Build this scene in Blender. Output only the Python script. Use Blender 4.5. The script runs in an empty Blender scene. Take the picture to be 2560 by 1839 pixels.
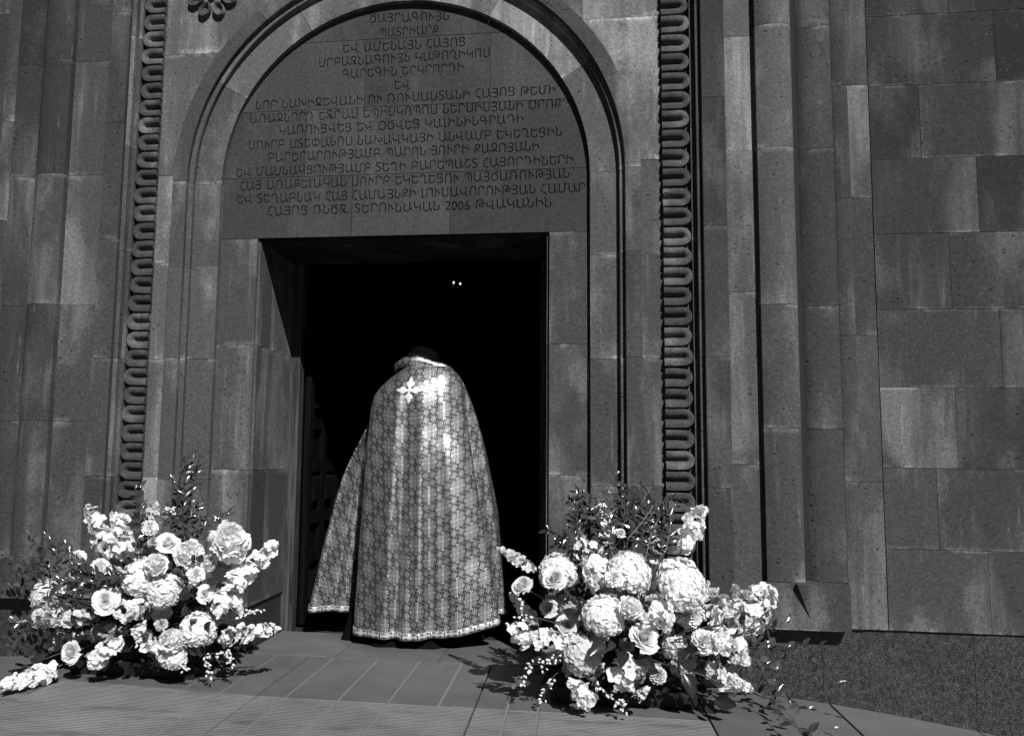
import bpy, bmesh, math, random
from math import sin, cos, pi, radians, sqrt, atan2, hypot
from mathutils import Vector, Matrix, Quaternion
RND = random.Random(7)
S = bpy.context.scene
# ---------------------------------------------------------------- camera
cam_d = bpy.data.cameras.new('camera'); cam = bpy.data.objects.new('camera', cam_d)
S.collection.objects.link(cam); S.camera = cam
cam_d.sensor_width = 36.0; cam_d.lens = 30.36; cam_d.shift_x = 0.0594
cam_d.clip_start = 0.05; cam_d.clip_end = 2000
RR = [[0.9901454938, 0.1392292347, 0.0150705446], [-0.0000655251, 0.1080746623, -0.9941427780], [-0.1400424822, 0.9843450043, 0.1070187629]]
_m = Matrix.Identity(4)
for _i in range(3):
    _m[_i][0] = RR[0][_i]; _m[_i][1] = -RR[1][_i]; _m[_i][2] = -RR[2][_i]
_m.translation = Vector((0.93756, -4.53063, 1.02986))
cam.matrix_world = _m
# ---------------------------------------------------------------- sky and sun
SUN = Vector((0.49, -1.0, 0.975)).normalized()
W = bpy.data.worlds.new("World"); S.world = W; W.use_nodes = True
wn = W.node_tree; wn.nodes.clear()
sky = wn.nodes.new('ShaderNodeTexSky'); sky.sky_type = 'NISHITA'; sky.sun_disc = False
sky.sun_elevation = math.asin(SUN.z); sky.sun_rotation = atan2(SUN.x, SUN.y)
# red channel only: black-and-white film behind a red filter
bw = wn.nodes.new('ShaderNodeSeparateColor'); bg = wn.nodes.new('ShaderNodeBackground'); wo = wn.nodes.new('ShaderNodeOutputWorld')
wn.links.new(sky.outputs[0], bw.inputs[0]); wn.links.new(bw.outputs[0], bg.inputs[0]); wn.links.new(bg.outputs[0], wo.inputs[0])
bg.inputs[1].default_value = 0.05
sky.air_density = 0.1; sky.dust_density = 0.1; sky.altitude = 2500
sd = bpy.data.lights.new('sun', 'SUN'); sd.energy = 5.0; sd.angle = radians(0.5); sd.color = (1, 1, 1)
so = bpy.data.objects.new('sun', sd); S.collection.objects.link(so)
so.rotation_euler = SUN.to_track_quat('Z', 'Y').to_euler(); so.location = (5, -10, 10)
vs = S.view_settings; vs.view_transform = 'Standard'; vs.look = 'None'; vs.gamma = 1.0; vs.use_curve_mapping = False
vs.exposure = 0.25
S.display_settings.display_device = 'sRGB'

# ---------------------------------------------------------------- helpers
def link(o, parent=None):
    S.collection.objects.link(o)
    if parent is not None: o.parent = parent
    return o
def tag(o, label=None, cat=None, group=None, kind=None):
    if label: o['label'] = label
    if cat: o['category'] = cat
    if group: o['group'] = group
    if kind: o['kind'] = kind
    return o
def empty(name, loc=(0, 0, 0), parent=None):
    o = bpy.data.objects.new(name, None); o.empty_display_size = .1
    o.location = loc
    return link(o, parent)
def mk(name, V, F, mat, parent=None, smooth=False, sharp=None, uv=None):
    me = bpy.data.meshes.new(name); me.from_pydata([tuple(v) for v in V], [], F)
    if mat: me.materials.append(mat)
    if smooth or sharp:
        me.polygons.foreach_set('use_smooth', [True] * len(me.polygons))
    if sharp: me.set_sharp_from_angle(angle=radians(sharp))
    if uv:
        l = me.uv_layers.new(name='UVMap')
        for i, lp in enumerate(me.loops): l.data[i].uv = uv[lp.vertex_index]
    me.update()
    return link(bpy.data.objects.new(name, me), parent)
def inst(name, me, parent=None, M=None):
    o = bpy.data.objects.new(name, me); link(o, parent)
    if M is not None: o.matrix_basis = M
    return o
class MB:
    def __init__(s): s.V = []; s.F = []
    def add(s, V, F, M=None):
        b = len(s.V)
        s.V += [tuple(M @ Vector(v)) for v in V] if M is not None else [tuple(v) for v in V]
        s.F += [tuple(b + i for i in f) for f in F]
    def box(s, a, b):
        x0, y0, z0 = a; x1, y1, z1 = b
        s.add([(x0,y0,z0),(x1,y0,z0),(x1,y1,z0),(x0,y1,z0),(x0,y0,z1),(x1,y0,z1),(x1,y1,z1),(x0,y1,z1)],
              [(0,3,2,1),(4,5,6,7),(0,1,5,4),(1,2,6,5),(2,3,7,6),(3,0,4,7)])
    def tube(s, pts, r0, r1=None, n=5):
        r1 = r0 if r1 is None else r1
        P = [Vector(p) for p in pts]; b = len(s.V); k = len(P)
        for i, p in enumerate(P):
            t = (P[min(i+1, k-1)] - P[max(i-1, 0)]); t = t.normalized() if t.length > 1e-9 else Vector((0,0,1))
            a = t.orthogonal().normalized() if abs(t.z) > .95 else Vector((-t.y, t.x, 0)).normalized()
            c = t.cross(a); r = r0 + (r1 - r0) * i / max(1, k - 1)
            for j in range(n):
                w = 2 * pi * j / n; s.V.append(tuple(p + (a * cos(w) + c * sin(w)) * r))
        for i in range(k - 1):
            for j in range(n):
                s.F.append((b+i*n+j, b+i*n+(j+1) % n, b+(i+1)*n+(j+1) % n, b+(i+1)*n+j))
    def build(s, name, mat, parent=None, **k): return mk(name, s.V, s.F, mat, parent, **k)
def smooth_path(pts, n=4):
    P = [Vector(p) for p in pts]; out = []
    for i in range(len(P) - 1):
        p0 = P[max(i-1, 0)]; p1 = P[i]; p2 = P[i+1]; p3 = P[min(i+2, len(P)-1)]
        for j in range(n):
            t = j / n
            out.append(.5 * ((2*p1) + (p2-p0)*t + (2*p0-5*p1+4*p2-p3)*t*t + (3*p1-p0-3*p2+p3)*t**3))
    out.append(P[-1]); return out

# ---------------------------------------------------------------- node helper
class NT:
    def __init__(s, name):
        s.m = bpy.data.materials.new(name); s.m.use_nodes = True
        s.t = s.m.node_tree; s.t.nodes.clear()
        s.out = s.n('ShaderNodeOutputMaterial')
    def n(s, k, **a):
        x = s.t.nodes.new(k)
        for q, v in a.items(): setattr(x, q, v)
        return x
    def L(s, a, b):
        if hasattr(a, 'bl_idname') and hasattr(a, 'is_output'): s.t.links.new(a, b)
        else: b.default_value = a
    def mth(s, op, a, b=None, c=None, clamp=False):
        x = s.n('ShaderNodeMath', operation=op); x.use_clamp = clamp
        for i, v in enumerate((a, b, c)):
            if v is None: continue
            if isinstance(v, (int, float)): x.inputs[i].default_value = v
            else: s.t.links.new(v, x.inputs[i])
        return x.outputs[0]
    def pos(s):
        g = s.n('ShaderNodeNewGeometry'); oi = s.n('ShaderNodeObjectInfo')
        v = s.n('ShaderNodeVectorMath', operation='MULTIPLY_ADD')
        c = s.n('ShaderNodeCombineXYZ')
        for i, k in enumerate((37., 19., 53.)): s.t.links.new(s.mth('MULTIPLY', oi.outputs['Random'], k), c.inputs[i])
        v.inputs[1].default_value = (1, 1, 1)
        s.t.links.new(g.outputs['Position'], v.inputs[0]); s.t.links.new(c.outputs[0], v.inputs[2])
        return v.outputs[0], oi.outputs['Random'], g.outputs['Position']
    def mapv(s, v, sc):
        x = s.n('ShaderNodeVectorMath', operation='MULTIPLY'); x.inputs[1].default_value = sc
        s.t.links.new(v, x.inputs[0]); return x.outputs[0]
    def noise(s, v, sc, det=4, rough=.55, dist=0):
        x = s.n('ShaderNodeTexNoise'); x.inputs['Scale'].default_value = sc; x.inputs['Detail'].default_value = det
        x.inputs['Roughness'].default_value = rough; x.inputs['Distortion'].default_value = dist
        if v is not None: s.t.links.new(v, x.inputs['Vector'])
        return x.outputs['Fac']
    def voro(s, v, sc):
        x = s.n('ShaderNodeTexVoronoi'); x.inputs['Scale'].default_value = sc; s.t.links.new(v, x.inputs['Vector'])
        sep = s.n('ShaderNodeSeparateColor'); s.t.links.new(x.outputs['Color'], sep.inputs[0])
        return x.outputs['Distance'], sep.outputs[0], sep.outputs[1]
    def ramp(s, v, a, b, x0=0., x1=1.):
        m = s.n('ShaderNodeMapRange'); m.interpolation_type = 'SMOOTHSTEP'
        for i, q in enumerate((v, a, b, x0, x1)):
            if isinstance(q, (int, float)): m.inputs[i].default_value = q
            else: s.t.links.new(q, m.inputs[i])
        return m.outputs[0]
    def mix(s, f, a, b):   # scalar lerp
        m = s.n('ShaderNodeMix')
        for i, q in ((0, f), (2, a), (3, b)):
            if isinstance(q, (int, float)): m.inputs[i].default_value = q
            else: s.t.links.new(q, m.inputs[i])
        return m.outputs[0]
    def bsdf(s, col, rough=.8, spec=.3, bump=None, bstr=.3, bdist=.01, metal=0., **kw):
        p = s.n('ShaderNodeBsdfPrincipled')
        if isinstance(col, (int, float)): p.inputs['Base Color'].default_value = (col, col, col, 1)
        else:
            c = s.n('ShaderNodeCombineColor')
            for i in range(3): s.t.links.new(col, c.inputs[i])
            s.t.links.new(c.outputs[0], p.inputs['Base Color'])
        for k, v in (('Roughness', rough), ('Specular IOR Level', spec), ('Metallic', metal)):
            if isinstance(v, (int, float)): p.inputs[k].default_value = v
            else: s.t.links.new(v, p.inputs[k])
        if bump is not None:
            b = s.n('ShaderNodeBump'); b.inputs['Strength'].default_value = bstr; b.inputs['Distance'].default_value = bdist
            s.t.links.new(bump, b.inputs['Height']); s.t.links.new(b.outputs[0], p.inputs['Normal'])
        return p
    def done(s, sh):
        s.t.links.new(sh.outputs[0] if hasattr(sh, 'outputs') else sh, s.out.inputs[0]); return s.m

def stone_mat(name, base=.054, inscribed=False):
    N = NT(name); v, rnd, wp = N.pos()
    at = N.n('ShaderNodeAttribute', attribute_type='OBJECT', attribute_name='tone')
    big = N.noise(v, 2.2, 5, .6, .4)
    st = N.noise(N.mapv(v, (11, 11, .9)), 1.0, 5, .6)
    st2 = N.noise(N.mapv(v, (30, 30, 2.2)), 1.0, 3, .5)
    col = N.mth('MULTIPLY', N.mix(rnd, .86, 1.12), base)
    col = N.mth('MULTIPLY', col, at.outputs['Fac'])
    edge = N.noise(v, 9, 5, .7); big = N.noise(N.mapv(v, (1, 1, .45)), 3.2, 4, .5); gr = N.noise(N.mapv(v, (1, 1, .5)), 85, 3, .7); big2 = N.mth('ADD', big, N.mth('ADD', N.mth('MULTIPLY', N.mth('SUBTRACT', edge, .5), .14), N.mth('MULTIPLY', N.mth('SUBTRACT', gr, .5), .16)))
    a = N.mth('MULTIPLY', N.ramp(big2, .45, .63), N.mix(N.ramp(st, .34, .64), .15, 1.))
    col = N.mix(N.mth('MULTIPLY', a, 1. if not inscribed else .25), col, N.mth('MULTIPLY', col, 2.5))
    dr = N.mth('MULTIPLY', N.ramp(N.noise(N.mapv(v, (55, 55, 3.2)), 1., 2), .70, .76), N.ramp(N.noise(v, 1.7, 2), .52, .6))
    if not inscribed: col = N.mix(N.mth('MULTIPLY', dr, .6), col, .15)
    b = N.mth('MULTIPLY', N.ramp(N.noise(v, 1.1, 3), .46, .6), N.ramp(st2, .56, .76))
    col = N.mix(N.mth('MULTIPLY', b, .5 if not inscribed else .1), col, N.mth('MULTIPLY', col, 2.4))
    # lime bloom along the stones' own edges
    tc = N.n('ShaderNodeTexCoord'); sp = N.n('ShaderNodeSeparateXYZ'); N.t.links.new(tc.outputs['Generated'], sp.inputs[0])
    ez = N.ramp(N.mth('ABSOLUTE', N.mth('SUBTRACT', sp.outputs[2], .5)), .455, .5)
    e = N.mth('MULTIPLY', ez, N.ramp(N.noise(v, 4.5, 4, .7), .50, .58))
    if not inscribed: col = N.mix(N.mth('MULTIPLY', e, .6), col, N.mth('MULTIPLY', col, 2.6))
    # dark damp patches
    col = N.mix(N.mth('MULTIPLY', N.ramp(N.noise(v, 1.6, 4), .36, .2), .5), col, N.mth('MULTIPLY', col, .55))
    g = N.noise(v, 150, 4, .8)
    col = N.mth('MULTIPLY', col, N.mix(N.ramp(g, .3, .7), .66, 1.34))
    g2 = N.noise(v, 60, 3, .6)
    col = N.mth('MULTIPLY', col, N.mix(N.ramp(g2, .3, .7), .84, 1.16))
    d, r1, r2 = N.voro(v, 95)
    sel = N.mth('MULTIPLY', N.mth('GREATER_THAN', r1, .80), N.ramp(N.noise(v, .9, 2), .36, .60)); sz = N.mix(r2, .05, .24)
    speck = N.mth('MULTIPLY', N.mth('LESS_THAN', d, sz), sel)
    col = N.mix(N.mth('MULTIPLY', speck, .75), col, .17)
    g2p = N.noise(v, 130, 2)
    d2, q1, q2 = N.voro(N.mapv(v, (1, 1, 1.35)), 27)
    psel = N.mth('GREATER_THAN', q1, .38)
    pore = N.mth('MULTIPLY', N.ramp(N.mth('ADD', d2, N.mth('MULTIPLY', g2p, .10)), N.mix(N.mth('POWER', q2, 2.6), .12, .38), .05), psel)
    col = N.mix(N.mth('MULTIPLY', pore, .9), col, .006)
    h = N.mth('ADD', N.mth('MULTIPLY', g, .35), N.mth('MULTIPLY', pore, -2.5))
    h = N.mth('ADD', h, N.mth('MULTIPLY', g2, .8)); h = N.mth('ADD', h, N.mth('MULTIPLY', N.noise(v, 14, 3), 1.2))
    return N.done(N.bsdf(col, .85, .15, h, .45, .003))
def granite_mat():
    N = NT('speckled granite'); v, rnd, wp = N.pos()
    n = N.noise(v, 150, 5, .85); n2 = N.noise(v, 45, 3, .6)
    col = N.mix(N.ramp(N.mth('ADD', n, N.mth('MULTIPLY', N.mth('SUBTRACT', n2, .5), .25)), .44, .62), .006, .075)
    col = N.mth('MULTIPLY', col, N.mix(N.noise(v, 3, 3), .7, 1.3))
    return N.done(N.bsdf(col, .5, .4, n, .15, .001))
def paving_mat(name, base, ridges):
    N = NT(name); v0, rnd, wp = N.pos(); v = wp
    g = N.noise(v, 190, 4, .8); m = N.noise(v, 5, 5, .6); m2 = N.noise(v, 1.3, 4, .6)
    col = N.mth('MULTIPLY', N.mix(rnd, .96, 1.04), base)
    col = N.mth('MULTIPLY', col, N.mix(N.ramp(g, .3, .7), .66, 1.34)); col = N.mth('MULTIPLY', col, N.mix(m, .8, 1.2))
    col = N.mth('MULTIPLY', col, N.mix(N.ramp(m2, .3, .7), .80, 1.12))
    h = N.mth('MULTIPLY', g, .5)
    if ridges:
        sx = N.n('ShaderNodeSeparateXYZ'); N.t.links.new(wp, sx.inputs[0])
        wob = N.noise(N.mapv(v, (1.2, 30, 1)), 1, 3)
        ph = N.mth('ADD', N.mth('MULTIPLY', sx.outputs[1], 2 * pi / .019), N.mth('MULTIPLY', wob, 1.6))
        wv = N.mth('MULTIPLY_ADD', N.mth('SINE', ph), .5, .5)
        fade = N.ramp(N.noise(N.mapv(v, (3, 9, 1)), 1.2, 3), .25, .5)
        wv = N.mth('MULTIPLY', wv, fade)
        h = N.mth('ADD', h, N.mth('MULTIPLY', wv, 2.4))
        col = N.mth('MULTIPLY', col, N.mix(wv, .55, 1.3))
    stn = N.ramp(N.noise(N.mapv(v, (5, 14, 1)), 1.5, 4), .72, .76)
    col = N.mix(N.mth('MULTIPLY', stn, .5), col, .03)
    return N.done(N.bsdf(col, .7, .3, h, .6, .0022))
def plain_mat(name, base, rough=.7, spec=.3, var=.25, sc=60, bstr=.2, bdist=.001, metal=0.):
    N = NT(name); v, rnd, wp = N.pos(); n = N.noise(v, sc, 4, .6)
    col = N.mth('MULTIPLY', N.mix(n, 1 - var, 1 + var), base)
    return N.done(N.bsdf(col, rough, spec, n, bstr, bdist, metal))
def wood_mat(nm='weathered dark wood', hi=.085, ro=.6, sp=.3):
    N = NT(nm); v, rnd, wp = N.pos()
    n = N.noise(N.mapv(v, (60, 60, 2.2)), 1, 5, .65, .3)
    col = N.mix(N.ramp(n, .3, .75), hi*.12, hi); col = N.mth('MULTIPLY', col, N.mix(rnd, .8, 1.15))
    return N.done(N.bsdf(col, ro, sp, n, .5, .002))
def petal_mat():
    N = NT('white petal'); v, rnd, wp = N.pos()
    at = N.n('ShaderNodeAttribute', attribute_type='OBJECT', attribute_name='tone')
    n = N.noise(v, 25, 3); col = N.mth('MULTIPLY', N.mix(n, .84, .95), at.outputs['Fac'])
    fb = N.noise(v, 180, 2)
    p = N.bsdf(col, .6, .2, fb, .12, .001)
    tr = N.n('ShaderNodeBsdfTranslucent'); c = N.n('ShaderNodeCombineColor')
    for i in range(3): N.t.links.new(col, c.inputs[i])
    N.t.links.new(c.outputs[0], tr.inputs[0])
    mx = N.n('ShaderNodeMixShader'); mx.inputs[0].default_value = .34
    N.t.links.new(p.outputs[0], mx.inputs[1]); N.t.links.new(tr.outputs[0], mx.inputs[2])
    return N.done(mx)
def leaf_mat(name, base, rough, spec=.5):
    N = NT(name); v, rnd, wp = N.pos()
    n = N.noise(v, 40, 3); col = N.mth('MULTIPLY', N.mix(rnd, .6, 1.5), base); col = N.mth('MULTIPLY', col, N.mix(n, .7, 1.3))
    return N.done(N.bsdf(col, rough, spec, N.noise(v, 90, 3), .25, .002))

def brocade_mat():
    N = NT('silver cross brocade'); uvn = N.n('ShaderNodeUVMap'); uvn.uv_map = 'UVMap'
    sp = N.n('ShaderNodeSeparateXYZ'); N.t.links.new(uvn.outputs[0], sp.inputs[0]); U, V_ = sp.outputs[0], sp.outputs[1]
    PX, PY = .165, .178
    M = N.mth
    def wrap(a, off, per):   # -> -per/2 .. per/2
        return M('SUBTRACT', M('FLOORED_MODULO', M('ADD', a, off + per / 2), per), per / 2)
    def cross(ox, oy):
        x = wrap(U, ox, PX); y = wrap(V_, oy, PY); ax = M('ABSOLUTE', x); ay = M('ABSOLUTE', y)
        wx = M('ADD', .0054, M('MULTIPLY', N.ramp(ax, .028, .041), .0035))
        wy = M('ADD', .0054, M('MULTIPLY', N.ramp(ay, .037, .051), .0035))
        h = M('MULTIPLY', M('LESS_THAN', ay, wx), M('LESS_THAN', ax, .042)); h = M('MULTIPLY', h, M('GREATER_THAN', ay, .0015))
        w = M('MULTIPLY', M('LESS_THAN', ax, wy), M('LESS_THAN', ay, .051)); w = M('MULTIPLY', w, M('GREATER_THAN', ax, .0015))
        near = M('MULTIPLY', M('LESS_THAN', ax, .047), M('LESS_THAN', ay, .0080))
        near2 = M('MULTIPLY', M('LESS_THAN', ay, .051), M('LESS_THAN', ax, .0080))
        return M('MAXIMUM', h, w), M('MAXIMUM', near, near2)
    c1, n1 = cross(0, 0); c2, n2 = cross(PX / 2, PY / 2)
    cr = M('MAXIMUM', c1, c2); nr = M('MAXIMUM', n1, n2)
    qx = wrap(U, PX / 8, PX / 4); qy = wrap(V_, PY / 8, PY / 4)
    r = M('SQRT', M('ADD', M('MULTIPLY', qx, qx), M('MULTIPLY', qy, qy)))
    ang = M('ARCTAN2', qy, qx)
    rr = M('ADD', .0118, M('MULTIPLY', M('SINE', M('MULTIPLY', ang, 6.)), .0009))
    ring = M('LESS_THAN', M('ABSOLUTE', M('SUBTRACT', r, rr)), .0019)
    fl = M('LESS_THAN', r, M('ADD', .0050, M('MULTIPLY', M('COSINE', M('MULTIPLY', ang, 4.)), .0019)))
    # scrolling tendrils between the medallions
    sw = M('ABSOLUTE', M('SINE', M('ADD', M('MULTIPLY', U, 4 * pi / PX), M('ADD', M('MULTIPLY', V_, 8 * pi / PY), M('MULTIPLY', M('SINE', M('MULTIPLY', V_, 16 * pi / PY)), .9)))))
    sw2 = M('ABSOLUTE', M('SINE', M('ADD', M('MULTIPLY', U, -12 * pi / PX), M('ADD', M('MULTIPLY', V_, 8 * pi / PY), M('MULTIPLY', M('SINE', M('MULTIPLY', V_, 24 * pi / PY)), .8)))))
    tend = M('MULTIPLY', M('MAXIMUM', M('LESS_THAN', sw, .25), M('LESS_THAN', sw2, .19)), M('GREATER_THAN', r, .0172))
    sc = M('MULTIPLY', M('MAXIMUM', M('MAXIMUM', ring, fl), M('MULTIPLY', tend, .9)), M('SUBTRACT', 1., nr))
    mask = M('MAXIMUM', cr, sc)
    weave = N.noise(N.mapv(uvn.outputs[0], (1, 1, 1)), 900, 2)
    pb = N.bsdf(M('MULTIPLY', N.mix(weave, .6, 1.4), .04), .46, .6, weave, .25, .0006, .75)
    pt = N.bsdf(M('MULTIPLY', N.mix(weave, .8, 1.15), .84), .38, .5, weave, .3, .0006, .84)
    mx = N.n('ShaderNodeMixShader'); N.t.links.new(mask, mx.inputs[0]); N.t.links.new(pb.outputs[0], mx.inputs[1]); N.t.links.new(pt.outputs[0], mx.inputs[2])
    return N.done(mx)
def braid_mat():
    N = NT('silver hem braid'); uvn = N.n('ShaderNodeUVMap'); uvn.uv_map = 'UVMap'; M = N.mth
    sp = N.n('ShaderNodeSeparateXYZ'); N.t.links.new(uvn.outputs[0], sp.inputs[0]); U, V_ = sp.outputs[0], sp.outputs[1]
    P = .088
    x = M('SUBTRACT', M('FLOORED_MODULO', U, P), P / 2); ax = M('ABSOLUTE', x)
    ay = M('ABSOLUTE', M('SUBTRACT', V_, .5))
    w = M('ADD', .30, M('MULTIPLY', M('COSINE', M('MULTIPLY', ax, 2 * pi / (P * .5))), .12))
    body = M('MULTIPLY', M('LESS_THAN', ay, w), M('LESS_THAN', ax, P * .455))
    vein = M('LESS_THAN', M('ABSOLUTE', M('SUBTRACT', ay, M('MULTIPLY', w, .72))), .035)
    bead = M('GREATER_THAN', ay, .44)
    m = M('MULTIPLY', body, M('SUBTRACT', 1., M('MULTIPLY', vein, .8))); m = M('MAXIMUM', m, M('MULTIPLY', bead, .8))
    pb = N.bsdf(.05, .5, .4); pt = N.bsdf(.8, .3, .5, N.noise(uvn.outputs[0], 300, 2), .3, .001, .6)
    mx = N.n('ShaderNodeMixShader'); N.t.links.new(m, mx.inputs[0]); N.t.links.new(pb.outputs[0], mx.inputs[1]); N.t.links.new(pt.outputs[0], mx.inputs[2])
    return N.done(mx)
M_stone = stone_mat('dark tuff stone'); M_insc = stone_mat('smooth inscribed tuff', .050, True)
M_granite = granite_mat()
M_pave = paving_mat('combed stone paving', .185, True); M_smooth = paving_mat('smooth stone paving', .098, False); M_line = plain_mat('pale joint sand', .16, .9, .2, .4, 120)
M_bed = plain_mat('dark mortar bed', .03, .9, .1); M_ground = plain_mat('asphalt ground', .05, .9, .2)
M_dark = plain_mat('unlit plaster', .025, .9, .1); M_wood = wood_mat(); M_wood2 = wood_mat('near black wood', .006, .9, .05)  # door leaf wood is far darker than the posts
M_petal = petal_mat(); M_leaf = leaf_mat('glossy ruscus leaf', .045, .17, 1.); M_bigleaf = leaf_mat('broad waxy leaf', .022, .27, .6)
M_fol = leaf_mat('dark filler foliage', .028, .5, .35); M_stem = leaf_mat('green stem', .06, .45)
M_bud = plain_mat('pale bud', .62, .5, .3, .15)
M_broc = brocade_mat(); M_braid = braid_mat()
M_black = plain_mat('black wool cloth', .004, .9, .05, .3, 200); M_emb = plain_mat('white metallic embroidery', .85, .35, .5, .06, 500, .4, .0006, .3)
M_skin = plain_mat('skin', .35, .55, .3, .05); M_hair = plain_mat('dark hair', .012, .5, .4, .5, 300)
M_tray = plain_mat('black plastic tray', .01, .5, .3)
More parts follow.
